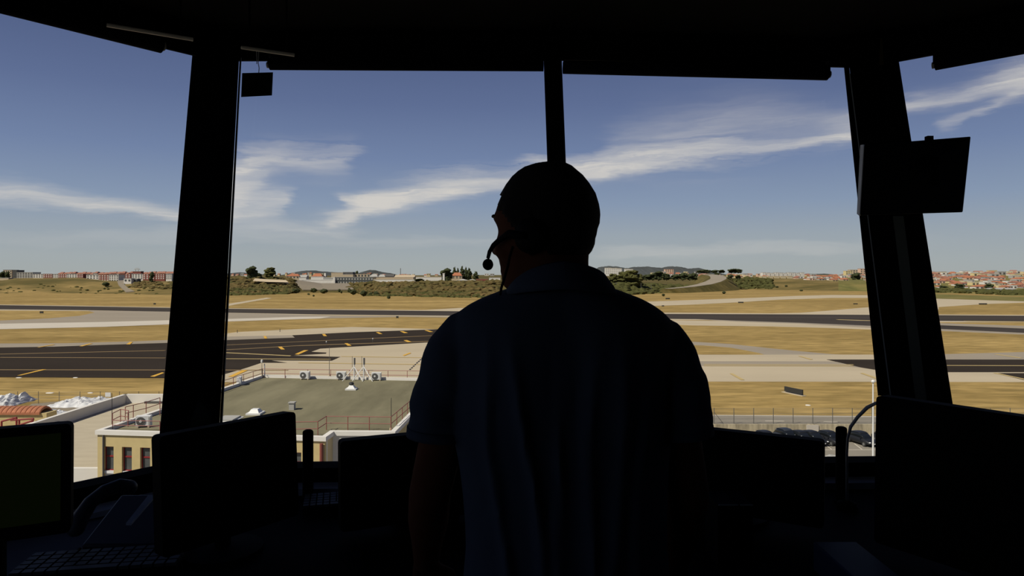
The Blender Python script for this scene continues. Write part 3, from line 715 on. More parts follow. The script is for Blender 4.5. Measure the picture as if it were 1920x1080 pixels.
building('farm_building', 0, 16, 521.5, 529, 835, 8, m_beige, m_lgrey, 'low beige building at the far left edge under the tower blocks')
# middle sheds
building('white_shed', 565.5, 626, 525, 533.5, 850, 18, m_white, m_white, 'long low plain white shed wall above the pale concrete embankment')
building('glass_office', 626, 700, 520, 533, 860, 18, m_glassd, m_lgrey, 'blue-grey glazed office block between the two white sheds', nwin=(14,2), winm=m_lgrey)
building('stair_tower', 624.5, 628, 520, 533.5, 849, 4, m_white, m_white, 'narrow white end wall of the glazed office block')
building('white_shed', 700, 777, 524, 532.5, 860, 22, m_white, m_beige, 'long white shed with a beige roof right of the glazed office')
building('shed_roof_block', 699, 775, 520.5, 524, 884, 14, m_beige, m_beige, 'long beige roof storey behind the right white shed')
building('white_house', 583, 606, 519, 525, 884, 12, m_white, m_lgrey, 'small white flat block behind the left white shed')
building('grey_block', 606, 626, 521, 526, 875, 12, m_lgrey, m_white, 'low grey block with a white roof left of the glazed office')
building('beige_block', 621, 643, 511.5, 520, 940, 14, m_beige, m_beige, 'beige windowless block above the glazed office')
building('brown_block', 643, 661.5, 510.5, 515, 960, 14, m_dgrey, m_lgrey, 'dark brown upper block beside the beige windowless block')
building('beige_block', 643, 662, 514.5, 520, 940, 14, m_beige, m_lgrey, 'low beige block under the dark brown block')
building('long_shed', 664, 694, 513.5, 520, 965, 14, m_beige, m_dgrey, 'flat dark-roofed shed behind the glazed office right end', nwin=(5,1))
building('house', 693, 708, 514, 520.5, 930, 10, m_white, m_lgrey, 'white house with dark windows above the right white shed', roof='hip', nwin=(3,1))
building('house', 709, 722, 514.5, 520.5, 935, 10, m_beige, m_lgrey, 'beige house right of the white house above the right shed', roof='hip', nwin=(3,1))
building('barn', 722, 738, 513.5, 520.5, 930, 10, m_dgrey, m_dgrey, 'dark grey gabled barn above the right white shed', roof='gable')
building('barn', 739, 777, 515.5, 520.5, 930, 12, m_beige, m_beige, 'long beige low-pitched barn above the right white shed', roof='gable')
building('house', 536, 561, 513.5, 522.5, 900, 14, m_beige, m_terra, 'wide house with a bright orange hipped roof right of the large trees', roof='hip', nwin=(4,1))
building('house', 584, 604, 512.5, 520, 980, 14, m_white, m_terra, 'smaller orange-roofed house behind the white sheds', roof='hip', nwin=(3,1))
building('house', 561, 574, 515.5, 522, 900, 12, m_white, m_lgrey, 'small white house beside the wide orange-roofed house', roof='gable')
building('house', 847, 866, 511, 522, 780, 10, m_beige, m_terra, 'two-storey cream house with an orange roof before the poplars', roof='hip', nwin=(3,2))
building('white_gable', 830, 833.5, 513, 526, 745, 3, m_white, m_white, 'slim white tower beside the dark tree')
building('hangar', 857, 876, 523, 530, 720, 10, m_white, m_white, 'small white gabled shed with a dark door near the microphone', roof='gablef', nwin=(1,1))
building('hangar', 876, 893, 523.5, 530, 725, 10, m_white, m_white, 'small white gabled shed without a door near the microphone', roof='gablef')
building('long_shed', 893, 915, 524, 529.5, 730, 10, m_brick, m_terra2, 'low red-brown shed just under the microphone')
building('warehouse', 780, 828, 519.5, 524, 860, 14, m_white, m_beige, 'long low white warehouse left of the dark tree')
building('warehouse', 917, 938, 521, 526, 860, 14, m_white, m_lgrey, 'low white warehouse beside the man\'s chin')
# retaining slabs
def slabwall(name, pts, D0, D1, m, label):
    # sloping concrete face between lower row and upper row of pixels
    lo = [P(x, y, D0) for x, y in pts[0]]; hi = [P(x, y, D1) for x, y in pts[1]]
    back = Vector((0,3,-1.5))
    MBx = MB(); n = len(lo)
    MBx.loft([lo, hi, [p+back for p in hi], [p+back for p in lo]], cap=False, closed=False)
    o = MBx.build(name, m); tag(o, label, 'embankment'); return o
ce = on_terrain('concrete_embankment', [((568,757),(664,757)),((555,780),(660,780)),((551,805),(656,805)),((549,838),(653,838))], m_gravel, 1.4); del ce['kind']; tag(ce, 'sloping pale concrete embankment below the white sheds', 'embankment')
slabwall('terrace_wall', ([(474,527),(500,528.5),(541,529.5)], [(478,522),(500,523.5),(536,525)]), 735, 740, m_beige, 'low brownish retaining wall right of the two large trees')
# far speckled towns
PLACED = []
def town(x0, x1, n, Dr, yfn, label, group, wr=(5,10), seed=1, hpx=(3,6), orange=.5, lbl2=True):
    r = random.Random(seed)
    for i in range(n):
        for _ in range(40):
            px = r.uniform(x0, x1); D = r.uniform(*Dr); w = r.uniform(*wr); X0 = X_at(px, D); W = w*D/F
            if all(abs(X0-q[0]) > (W+q[2])/2+1 or abs(D-q[1]) > 12 for q in PLACED): break
        else: continue
        PLACED.append((X0, D, W))
        yb = yfn(px, D); h = r.uniform(*hpx); wm = r.choice([m_white, m_white, m_cream, m_pink, m_yelw, m_lgrey])
        org = r.random() < orange
        wn = {'white_wall':'white','cream_wall':'cream','pale_pink_wall':'pink','pale_yellow_wall':'pale yellow','light_grey':'grey'}[wm.name]
        building('town_house', px-w/2, px+w/2, yb-h, yb, D, 10, wm, r.choice([m_terra, m_terra2]) if org else r.choice([m_white, m_lgrey]),
                 '%s house with %s %s' % (wn, 'an orange roof' if org else 'a pale roof', label), '%s houses %s roofs %s' % (wn, 'orange' if org else 'pale', group), 'house', roof=r.choice(['gable','hip']) if org else 'flat', nwin=(2,1) if w*D/F > 7 else None, winm=m_dgrey)
def gy(px, D): return HZ+(EYE-terr(px, D))*F/D
town(505, 700, 26, (1700,2200), lambda px, D: 515, 'on the far skyline left of the man', 'far skyline left', (3,6), 3, (2,4.5))
town(700, 925, 20, (1500,2200), lambda px, D: 516.5, 'on the skyline between sheds and microphone', 'far skyline middle', (4,8), 4, (2,3.5))
town(428, 470, 6, (1500,1900), lambda px, D: 517, 'by the left column behind the large trees', 'far skyline by left column', (4,7), 5, (2,4))
town(1205, 1310, 12, (1500,2000), lambda px, D: 515, 'behind the tree belt left of the motorway', 'behind tree belt', (5,9), 6, (3,6))
town(1310, 1440, 32, (1200,1700), lambda px, D: 520-(D-1200)/500*4, 'around the motorway crest', 'around motorway crest', (5,10), 7, (3,4.5), .4)
town(1480, 1640, 60, (950,1700), lambda px, D: gy(px, D)+.4, 'in the town just left of the right column', 'town left of right column', (6,12), 8, (3.5,5.5), .75)
town(1742, 1950, 142, (800,1640), lambda px, D: gy(px, D)+.4, 'on the hillside in the right pane', 'hillside right pane', (9,17), 9, (4.5,7), .62)
# white estates
for i, px in enumerate((1430,1438,1446,1454,1462,1470,1478,1486,1494,1502)):
    building('estate_block', px, px+6.4, 511+(i % 3)*.5, 519, 1300, 12, m_white, m_lgrey, 'white flat block of the skyline estate left of the right column', 'white skyline estate', nwin=(2,3), winm=m_lgrey)
for i, px in enumerate((1428,1440,1452,1464,1476)):
    building('estate_block', px, px+10, 518, 524.5, 1150, 12, m_cream, m_beige, 'cream low block in front of the white skyline estate', 'cream estate blocks', nwin=(4,2), winm=m_lgrey)
for i, (a, b, yt) in enumerate(((1135,1146,502.5),(1146,1157,503),(1157,1166,503.5),(1172,1180,504.5),(1180,1187,505))):
    building('estate_block', a, b, yt, 514, 1900, 14, m_white, m_cream, 'white tall block above the thicket right of the man\'s collar', 'white blocks above the thicket', nwin=(3,3), winm=m_lgrey)
building('villa', 1247, 1263, 505, 511, 1800, 14, m_pink, m_terra2, 'pinkish flat-fronted villa on the skyline below the hill', nwin=(4,2), winm=m_dgrey)
building('apartment_block', 1586, 1598, 508, 515, 1500, 12, m_yelw, m_beige, 'pale yellow block on the knoll left of the right column', nwin=(3,2))
building('apartment_block', 1594, 1609, 506, 513, 1550, 12, m_beige, m_beige, 'beige block on top of the knoll left of the right column', nwin=(3,2))
building('apartment_block', 1613, 1628, 504, 514, 1500, 12, m_pink, m_terra2, 'tall pinkish block touching the left side of the right column', nwin=(3,3))
building('long_shed', 1860, 1905, 540, 546, 760, 14, m_white, m_lgrey, 'long white low building at the foot of the hillside town', roof='gable')
# skyline mast
MBm = MB().tube([P(751,520,1500),P(751,503,1500)], .7, 6); tag(MBm.build('radio_mast', m_galv), 'thin grey mast on the skyline above the right white shed', 'mast')
gsn = thing('gantry_sign', G(1155,543), 'grey gantry sign over the road by the man\'s right collar', 'sign')
MB().box(P(1155,533,700), (10,.4,2.6)).build('sign_board', m_galv, gsn); MB().tube([P(1163,533,700),P(1163,542,700)], .25, 6).build('post', m_galv, gsn)
for k,(x,y0,y1) in enumerate(((1202,530,541),(1221,533,543))):
    tag(MB().tube([P(x,y0,700),P(x,y1+1,700)], .2, 6).build('lamp_post', m_galv), ('taller' if k == 0 else 'shorter')+' pale lamp post beside the slip road right of the man', 'lamp post')

# ================================================================== airfield signs, markers
def airsign(px, py, w, h, label, rz=0, group=None, m=m_sign):
    b = G(px, py); s = b.y/F
    t = thing('airfield_sign', b, label, 'sign', group, rz)
    MB().box((0,0,h*s*.55+.1), (w*s,.35,h*s*.9)).build('sign_box', m, t, world=False, bevel=.03)
    for x in (-.35, .35): MB().tube([(x*w*s,0,0),(x*w*s,0,.3)], .06, 6).build('leg', m_galv, t, world=False)
    return t
airsign(78,588,6.5,4,'black sign box on the grass island at the far left')
airsign(290,571.5,4,3,'small black sign box beyond the runway beside the left column')
airsign(745,597,4.5,4,'dark sign box at the runway edge nearest the man\'s left shoulder')
airsign(1252,561.5,8,2.6,'flat black sign between green bush and far taxiway')
airsign(1243,575,4.5,2.2,'small black sign in front of the far taxiway by the man\'s shoulder')
airsign(1389,568.5,10,2.4,'wide flat black sign below the middle of the far taxiway')
airsign(1604,571,8,2,'flat black sign just left of the right column')
airsign(1843,571.5,15,2.6,'wide flat black sign in the right pane')
gs = thing('airfield_sign', G(1488,739), 'large black guidance sign standing in the near grass seen from behind', 'sign', rz=math.radians(-67))
MB().box((0,0,.62), (3.9,.25,.8)).build('sign_box', m_sign, gs, world=False, bevel=.03)
MB().box((0,0,.04), (4.5,.9,.1)).build('concrete_base', m_conc, gs, world=False)
for x in (-1.1, 1.1): MB().tube([(x,0,0),(x,0,.5)], .05, 6).build('leg', m_galv, gs, world=False)
tag(MB().lathe([(0.01,0),(.38,0),(.35,.06),(.01,.07)], G(1515,760), 20).build('manhole_cover', m_white), 'round white manhole top in the near grass on the right', 'manhole')
for px, py in ((445,624.5),(525,622.5)):
    tag(MB().tube([G(px,py), G(px,py)+Vector((0,0,1.1))], .09, 6).build('marker_post', m_blackm), 'short dark marker post on the pale shoulder '+('beside the left column' if px < 500 else 'further right'), 'marker post')
for px, py in ((612,648),(699,642)):
    t = thing('windsock_mast' if False else 'marker_light', G(px,py), 'small white taxiway light mast '+('left' if px < 650 else 'right')+' of the two at the dark taxiway', 'light')
    MB().tube([(0,0,0),(0,0,.9)], .06, 6).build('post', m_galv, t, world=False); MB().lathe([(.02,.9),(.16,.95),(.16,1.2),(.02,1.3)]).build('lamp', m_whitep, t, world=False)
for (px, py, w) in ((94,737,.7),(170,737,.5),(36,704.5+4,.6),(142,708.5,.5)):
    tag(MB().blob(G(px,py), (w,w*.6,.12), 2, .3).build('stone_slab', m_white), {94:'white stone in the left grass behind the fence',170:'small white stone in the left grass nearer the column',36:'white stone at the dark taxiway edge far left',142:'white stone at the dark taxiway edge near the column'}[px], 'stone')

# ================================================================== left fence, tarps, hut
fn = thing('wire_fence', G(150,757), 'thin wire fence on posts along the dry grass at left', 'fence')
fp = [G(px, 757) for px in (-5,33,72,111,150,188,224,260,298,336)]
for p in fp: MB().tube([p, p+Vector((0,0,1.9))], .04, 6).build('post', m_galv, fn)
mbw = MB()
for z in (.3,.8,1.3,1.8): mbw.tube([fp[0]+Vector((0,0,z)), fp[-1]+Vector((0,0,z))], .008, 4)
mbw.build('wire', m_galv, fn)
t = thing('fence_notice', G(202,757), 'small pale square notice board on the left fence', 'sign')
MB().box(P(202.5,740,105), (.85,.05,.66)).build('board', m_whitep, t); MB().tube([P(208,757,105.2),P(208,737,105.2)], .03, 6).build('post', m_galv, t)
def tarp(name, px0, px1, py0, py1, label, seed, hmax):
    a, b = G(px0, py1), G(px1, py0); cx, cy = (a.x+b.x)/2, (a.y+b.y)/2; wx, wy = abs(G(px1,(py0+py1)/2).x-G(px0,(py0+py1)/2).x)/2, abs(b.y-a.y)/2
    n, m_ = 40, 22; vs = []; fs = []
    for i in range(n):
        for j in range(m_):
            u, v = i/(n-1)*2-1, j/(m_-1)*2-1; e = max(0, 1-max(abs(u), abs(v))**3)
            z = e*hmax*(.45+.4*abs(mnoise.noise(Vector((u*3.2+seed, v*2.5, seed)))*1.8))+e*.35*abs(mnoise.noise(Vector((u*9, v*9, seed))))
            ex = 1+.22*mnoise.noise(Vector((v*3, seed, 0))); ey = 1+.22*mnoise.noise(Vector((u*3, 0, seed)))
            vs.append(Vector((cx+u*wx*ex, cy+v*wy*ey, z+.03)))
    for i in range(n-1):
        for j in range(m_-1): fs.append((i*m_+j, (i+1)*m_+j, (i+1)*m_+j+1, i*m_+j+1))
    o = MB().add(vs, fs).build(name, m_tarp, smooth=False); s = o.modifiers.new('s', 'SOLIDIFY'); s.thickness = .02
    tag(o, label, 'tarpaulin'); return o
tarp('tarpaulin', -15, 42, 748, 766, 'crumpled white tarpaulin heap behind the tiled roof', 2, 1.6)
tarp('tarpaulin', 104, 200, 750, 765, 'long flat crumpled white tarpaulin on the gravel', 7, 1.0)
tarp('tarpaulin', 55, 112, 772, 784, 'white tarpaulin lying beside the long white parapet', 5, .5)
# tiled hut
ht = thing('tiled_hut', (-41.6,58,-1.4), 'small cream building with a rounded orange tile roof at the left edge', 'building')
zr = Z_at(775,57.3)
MB().box((-41.7-2.2+.5,58,(zr-1.4)/2), (8.6,1.3,zr+1.4)).build('wall', m_ochre, ht)
mb = MB()
for i in range(24):
    x = -39.9+.1-i*.4
    rings = []
    for k in range(9):
        yy = 57.2+k*.2; zz = zr+.05+.4*math.sin(math.pi*k/8)**.7
        rings.append([Vector((x+.2*math.cos(a), yy, zz+.1*math.sin(a)-.05)) for a in [math.pi*q/5 for q in range(6)]]+[Vector((x-.2, yy, zz-.16)), Vector((x+.2, yy, zz-.16))])
    mb.loft(rings)
mb.build('tile_roof', m_terra, ht)
def railing(root, pts, h, m, posts=True, rails=(1,.5), r=.025, sp=1.6):
    for a, b in zip(pts, pts[1:]):
        for k in rails: MB().tube([a+Vector((0,0,h*k)), b+Vector((0,0,h*k))], r, 6).build('rail', m, root)
        n = max(1, round((b-a).length/sp))
        for i in range(n): MB().tube([a+(b-a)*i/n, a+(b-a)*i/n+Vector((0,0,h))], r, 6).build('post', m, root)
    MB().tube([pts[-1], pts[-1]+Vector((0,0,h))], r, 6).build('post', m, root)
rr = thing('pipe_railing', P(20,800,54), 'dark red pipe railing in front of the tiled hut', 'railing')
for a, b in (((3,800),(3,790)),((3,790),(31,783)),((31,783),(31,797)),((20,788),(63,785)),((63,785),(60,793)),((36,788),(36,800)),((36,797),(60,789))):
    MB().tube([P(a[0],a[1],54), P(b[0],b[1],54)], .07, 8).build('pipe', m_redf, rr)

# ================================================================== the near building
ZR = 10.5; YB = -1.4
def R(px, py, z=ZR): return G(px, py, z)
def mpoly(pts): return [(p.x, p.y) for p in pts]
c0 = R(178,807); c1 = R(490,702.5); c2 = Vector((-5.9, 62.2, 0)); c3 = R(741,809.5); c4 = R(626,809); c5 = R(611,819.5)
outer = [c0, c1, c2, c3, c4, c5]
mb_ = thing('terminal_building', (-16,50,YB), 'large flat-roofed building with grey roof, white parapet and ochre walls below the tower', 'building')
def inset(poly, d):
    # simple inward offset of a polygon (2-D)
    n = len(poly); out = []
    area = sum(poly[i].x*poly[(i+1) % n].y-poly[(i+1) % n].x*poly[i].y for i in range(n))
    s = 1 if area > 0 else -1
    for i in range(n):
        p0, p1, p2 = [Vector((poly[(i+k) % n].x, poly[(i+k) % n].y)) for k in (-1,0,1)]
        e0 = (p1-p0).normalized(); e1 = (p2-p1).normalized()
        n0 = Vector((-e0.y, e0.x))*s; n1 = Vector((-e1.y, e1.x))*s
        b = (n0+n1).normalized(); k = d/max(.3, b.dot(n0)); out.append(p1+b*k)
    return [Vector((q.x, q.y, 0)) for q in out]
inn = inset(outer, .32); body = inset(outer, .10)
# walls: sides one by one
def side(mb, a, b, z0, z1, t=.0):
    mb.add([(a.x,a.y,z0),(b.x,b.y,z0),(b.x,b.y,z1),(a.x,a.y,z1)], [(0,1,2,3)])
mw = MB(); side(mw, body[0], body[1], YB, 10.24); side(mw, body[1], body[2], YB, 10.24); side(mw, body[2], body[3], YB, 10.24)
mw.build('side_wall', m_ochre, mb_)
mw = MB(); side(mw, body[3], body[4], YB, 10.24); mw.build('recess_wall', m_white, mb_)
mw = MB(); side(mw, body[4], body[5], YB, 10.24); mw.build('corner_wall', m_cream, mb_)
# front facade with piers and recessed windows (left part) : from body[0] to body[5]
fa, fb = body[0], body[5]; fd = (fb-fa); flen = fd.length; fd.normalize(); fn_ = Vector((fd.y, -fd.x, 0))
if fn_.y > 0: fn_ = -fn_
def fp_(s, out=0): return fa+fd*s+fn_*out
def fbox(s0, s1, z0, z1, o0, o1):
    a, b, c, d = fp_(s0,o0), fp_(s1,o0), fp_(s1,o1), fp_(s0,o1)
    q = [Vector((p.x,p.y,z0)) for p in (a,b,c,d)]+[Vector((p.x,p.y,z1)) for p in (a,b,c,d)]
    return q
def s_at(px):      # station along the facade seen at column px
    k = (px-960)/F    # x = k*y
    return (k*fa.y-fa.x)/(fd.x-k*fd.y)
YF = fa.y
def fz(py, px): p = fp_(s_at(px)); return EYE+(HZ-py)/F*p.y
ztopw = fz(838,230); zbotw = fz(884,230)
MB().hexa(fbox(0, flen, YB, 10.24, -.4, -.25)).build('facade_backing', m_white, mb_)
MB().hexa(fbox(0, flen, ztopw+.0, 10.24, -.25, 0)).build('lintel_band', m_ochre, mb_)
s_w = [s_at(x) for x in (194.5,212,229,246,263,281)]; pitch = s_at(229)-s_at(195); ww = s_at(213)-s_at(194.5)
nwn = int((flen-1.0)/pitch)
st = s_w[0]
for i in range(nwn+1):
    s0 = (0 if i == 0 else st+(i-1)*pitch+ww); s1 = (st+i*pitch if i < nwn else flen)
    if i == nwn: s0 = st+(nwn-1)*pitch+ww
    MB().hexa(fbox(s0, s1, YB, ztopw, -.25, 0)).build('pier', m_ochre, mb_)
    if i < nwn:
        a = st+i*pitch; b = a+ww
        f = MB().hexa(fbox(a, b, zbotw, zbotw+.07, -.25, -.15)).hexa(fbox(a, b, ztopw-.07, ztopw, -.25, -.15)).hexa(fbox(a, a+.05, zbotw, ztopw, -.25, -.15)).hexa(fbox(b-.02, b, zbotw, ztopw, -.25, -.15)).hexa(fbox(a, b, (zbotw+ztopw)/2+.08, (zbotw+ztopw)/2+.17, -.25, -.15)).build('window_frame', m_redf, mb_)
        MB().hexa(fbox(a+.04, b-.015, zbotw+.06, ztopw-.06, -.24, -.19)).build('pane', m_glassd, f)
        MB().hexa(fbox(a, b, zbotw-.16, zbotw, -.25, -.03)).build('sill', m_whitep, mb_)
        MB().hexa(fbox(a, b, zbotw-1.1, zbotw-.2, -.25, -.12)).build('spandrel', m_white, mb_)
MB().tube([fp_(.42,.06)+Vector((0,0,10.2)), fp_(.42,.06)+Vector((0,0,YB))], .05, 8).build('downpipe', m_dgrey, mb_)
sp_ = s_at(604.5)
MB().tube([Vector((*fp_(sp_,.15).xy, 10.12)), Vector((*fp_(sp_,.15).xy, YB))], .10, 10).build('downpipe', m_brick, mb_)
# parapet ring + roof
mbp = MB(); n = len(outer)
for i in range(n):
    a, b, c, d = outer[i], outer[(i+1) % n], inn[(i+1) % n], inn[i]
    mbp.hexa([Vector((*p.xy, 10.24)) for p in (a,b,c,d)]+[Vector((*p.xy, ZR)) for p in (a,b,c,d)])
mbp.build('parapet', m_white, mb_)
MB().prism(mpoly(inn), 10.0, 10.27).build('roof', m_roofg, mb_, tri=True)
ZF = 10.27
# lower annex with beige roof
an = thing('annex_building', (-31,55,YB), 'lower flat-roofed annexe with a pale beige roof and high white parapet at left', 'building')
ZA = 7.5; ax0 = -37.75; q = [Vector((ax0,43.7,0)), Vector((ax0,66.5,0)), Vector((-23.8,66.1,0)), Vector((-25.0,43.7,0))]
MB().prism(mpoly(q), YB, ZA-.2).build('wall', m_cream, an)
MB().prism(mpoly(q), ZA-.2, ZA).build('roof', m_roofb, an)
MB().box((ax0+.18,55.1,ZA+.4), (.36,22.8,.9)).box(((ax0-23.8)/2,66.3,ZA+.4), (13.9,.36,.9)).build('parapet', m_white, an)
MB().box(((ax0-25)/2,43.55,ZA-.35), (12.9,.3,1.0)).build('fascia', m_white, an)
MB().box((ax0+.42,52,ZA+.35), (.1,7,.08)).box((ax0+.42,56,ZA+.18), (.12,.5,.4)).build('pipe_run', m_galv, an)
MB().box((-31.5,66.0,ZA+.1), (8,.25,.2)).build('dark_foot_strip', m_dgrey, an)  # dark grey strip along the foot of the far parapet
# roof equipment
def ac_unit(loc, rz, label, group='outdoor air conditioning units'):
    t = thing('air_conditioner', loc, label, 'air conditioner', None, rz)
    MB().box((0,0,.42), (.88,.36,.66)).build('casing', m_whitep, t, world=False, bevel=.02)
    M = Matrix.Rotation(math.pi/2, 3, 'X')
    MB().lathe([(.01,.0),(.25,.0),(.27,.03),(.01,.035)], (-.14,-.18,.42), 20, M).build('fan_grille', m_dgrey, t, world=False)
    MB().lathe([(.01,.03),(.09,.03),(.08,.05),(.01,.055)], (-.14,-.18,.42), 12, M).build('fan_hub', m_whitep, t, world=False)
    for x in (-.32, .32): MB().box((x,0,.045), (.1,.5,.09)).build('foot', m_conc, t, world=False)
    MB().box((.36,-.19,.42), (.1,.02,.5)).build('service_panel', m_lgrey, t, world=False)
    return t
ac_unit(Vector((*R(572,711.5,ZF).xy, ZF)), 0, 'white air conditioner left of the aerial masts on the far parapet')
ac_unit(Vector((*R(640,712,ZF).xy, ZF)), .1, 'white air conditioner behind the left aerial mast')
ac_unit(Vector((*R(706,713.5,ZF).xy, ZF)), .1, 'white air conditioner right of the aerial masts')
ac_unit(Vector((*R(449,722,ZF).xy, ZF)), math.radians(-75), 'white air conditioner seen end-on by the left parapet')
ac_unit(Vector((*R(270,801,ZF).xy, ZF)), math.radians(12), 'white air conditioner on the roof corner beside the left column')
# second box beside some units
def tripod(px, label):
    b = Vector((*R(px,713,ZF).xy, ZF)); t = thing('aerial_mast', b, label, 'antenna mast')
    MB().tube([b, b+Vector((0,0,2.05))], .06, 8).build('pole', m_whitep, t)
    for dx, dy in ((-.95,-.5),(.95,-.7),(.1,.8)):
        MB().tube([b+Vector((dx,dy,0)), b+Vector((0,0,1.25))], .035, 6).build('brace', m_whitep, t)
    MB().box(b+Vector((.05,-.05,1.75)), (.14,.12,.6)).build('aerial', m_dgrey, t)
    MB().tube([b+Vector((-.18,0,1.2)), b+Vector((-.18,0,2.2))], .02, 6).build('whip', m_galv, t)
    return t
tripod(664, 'white braced aerial mast between the two air conditioners')
tripod(682, 'white braced aerial mast nearest the right air conditioner')
def pole(px, py, ytop, z, label, r=.03, m=m_galv, name='lightning_rod', head=False):
    b = R(px, py, z); t = thing(name, b, label, 'rod')
    h = Z_at(ytop, b.y)-z
    MB().tube([b, b+Vector((0,0,h))], [r, r*.6], 6).build('pole', m, t)
    MB().lathe([(.01,0),(.12,0),(.1,.14),(.01,.16)], b, 12).build('base', m_conc, t)
    if head: MB().lathe([(.01,0),(.1,.02),(.1,.25),(.01,.3)], b+Vector((0,0,h)), 10).build('lamp', m_whitep, t)
    return t
pole(617.5,705,650,ZR,'tall thin mast on the far parapet in the middle of the roof')
pole(491,704,680,ZR,'mast with small lamp at the far left corner of the grey roof', head=True)
pole(496,708,682,ZF,'short white pole beside the corner mast of the grey roof', .07, m_whitep)
pole(733.5,806,746,ZF,'thin black rod at the right end of the near roof railing', .025, m_blackm)
pole(210,800,737,ZF,'thin black rod at the left corner of the near roof', .025, m_blackm)
# vents
b = R(659,730.5,ZF); t = thing('roof_vent', b, 'small white roof vent with a black cowl in the middle of the roof', 'vent')
MB().prism([(b.x-.45,b.y-.4),(b.x+.45,b.y-.4),(b.x+.45,b.y+.4),(b.x-.45,b.y+.4)],ZF,ZF+.12).add([(b.x-.35,b.y-.3,ZF+.12),(b.x+.35,b.y-.3,ZF+.12),(b.x+.35,b.y+.3,ZF+.12),(b.x-.35,b.y+.3,ZF+.12),(b.x-.15,b.y-.15,ZF+.38),(b.x+.15,b.y-.15,ZF+.38),(b.x+.15,b.y+.15,ZF+.38),(b.x-.15,b.y+.15,ZF+.38)],[(0,1,5,4),(1,2,6,5),(2,3,7,6),(3,0,4,7),(4,5,6,7)]).build('base', m_whitep, t)
MB().lathe([(.01,.36),(.16,.38),(.22,.5),(.18,.6),(.01,.64)], (b.x,b.y,ZF), 14).build('cowl', m_blackm, t)
b = R(479,776,ZF); t = thing('skylight', b, 'white domed skylight above the left monitor edge', 'skylight')
MB().box((b.x,b.y,ZF+.06), (1.0,1.0,.12)).build('curb', m_whitep, t)
MB().hexa([(b.x-.38,b.y-.38,ZF+.12),(b.x+.38,b.y-.38,ZF+.12),(b.x+.38,b.y+.38,ZF+.12),(b.x-.38,b.y+.38,ZF+.12),(b.x-.22,b.y-.22,ZF+.36),(b.x+.22,b.y-.22,ZF+.36),(b.x+.22,b.y+.22,ZF+.36),(b.x-.22,b.y+.22,ZF+.36)]).build('dome', m_whitep, t)
b = R(548,768,ZF); t = thing('vent_box', b, 'grey square chimney box on the roof right of the skylight', 'vent')
MB().box((b.x,b.y,ZF+.25), (.36,.4,.5)).build('box', m_lgrey, t); MB().box((b.x,b.y,ZF+.52), (.46,.5,.07)).build('cap', m_lgrey, t)
b = R(424,789,ZF); t = thing('roof_hatch', b, 'pale grey flat hatch on the roof beside the left column', 'hatch')
MB().box((b.x,b.y+.4,ZF+.07), (1.1,1.4,.14)).build('lid', m_lgrey, t); MB().box((b.x,b.y+.4,ZF+.015), (1.4,1.7,.03)).build('curb', m_whitep, t)
# railings on the roof
def RF(px, py): return Vector((*R(px,py,ZF).xy, ZF))
r1 = thing('roof_railing', RF(680,805), 'thin red-brown railing along the near edge of the grey roof', 'railing')
railing(r1, [RF(540,818), RF(596,817), RF(612,806), RF(733,807.5), RF(764,779), RF(790,756)], .85, m_redp)
r2 = thing('roof_railing', RF(640,708), 'thin red-brown railing along the far edge of the grey roof', 'railing')
railing(r2, [RF(300,779), RF(417,733.5), RF(492,708.5), RF(620,710.5), RF(800,713)], .85, m_redp, sp=2)
r3 = thing('roof_railing', RF(250,790), 'small red railing on the roof corner beside the left column', 'railing')
railing(r3, [RF(211,800), RF(226,792), RF(241,794), RF(240,800)], .85, m_redp, sp=3)
railing(r3, [RF(235,787), RF(250,783), RF(274,777), RF(300,768)], .85, m_redp, sp=3)
railing(r3, [RF(211,806), RF(300,808)], .6, m_redp, sp=9)

# ================================================================== right: retaining wall, fence, parking, cars
o = MB().box((60,90.5,-.68), (240,.3,1.6)).build('retaining_wall', m_concw); tag(o, 'stained pale concrete retaining wall behind the parked cars', 'wall')
o = MB().box(Vector((X_at(1524,90.2),90.27,-.6)), (1.6,.12,1.3)).build('repair_patch', m_bright); tag(o, 'paler repaired patch on the stained retaining wall', 'patch')
fe = thing('chain_link_fence', (38,91,0), 'tall chain link fence on thin posts above the retaining wall', 'fence')
fpts = [Vector((X_at(px,91),91,0)) for px in range(1228, 1990, 37)]
for p in fpts: MB().tube([p, p+Vector((0,0,2.15))], .045, 6).build('post', m_galv, fe)
mbw = MB()
for z in (.1,.7,1.4,2.1): mbw.tube([fpts[0]+Vector((0,0,z)), fpts[-1]+Vector((0,0,z))], .012, 4)
mbw.build('strand_wire', m_galv, fe)
p = fpts[3]; MB().tube([p+Vector((0,0,1.6)), p+Vector((1.3,0,0))], .035, 6).build('strut', m_galv, fe)
mbw = MB(); x0, x1 = fpts[0].x, fpts[-1].x; x = x0
while x < x1-2:
    mbw.tube([(x,91,0),(x+2.1,91,2.1)], .0035, 3, False); mbw.tube([(x+2.1,91,0),(x,91,2.1)], .0035, 3, False); x += .22
mo_ = mbw.build('wire_mesh', m_galv, fe)
# white kerb line of perimeter road
pr = bpy.data.objects['perimeter_road']
lines(pr, [(1333,778.6,2000,783.2,.8)], m_bright, .06)
lines(pr, [(1435,789,1470,789.5,.7),(1545,790.5,1570,791,.7)], m_bright, .06)
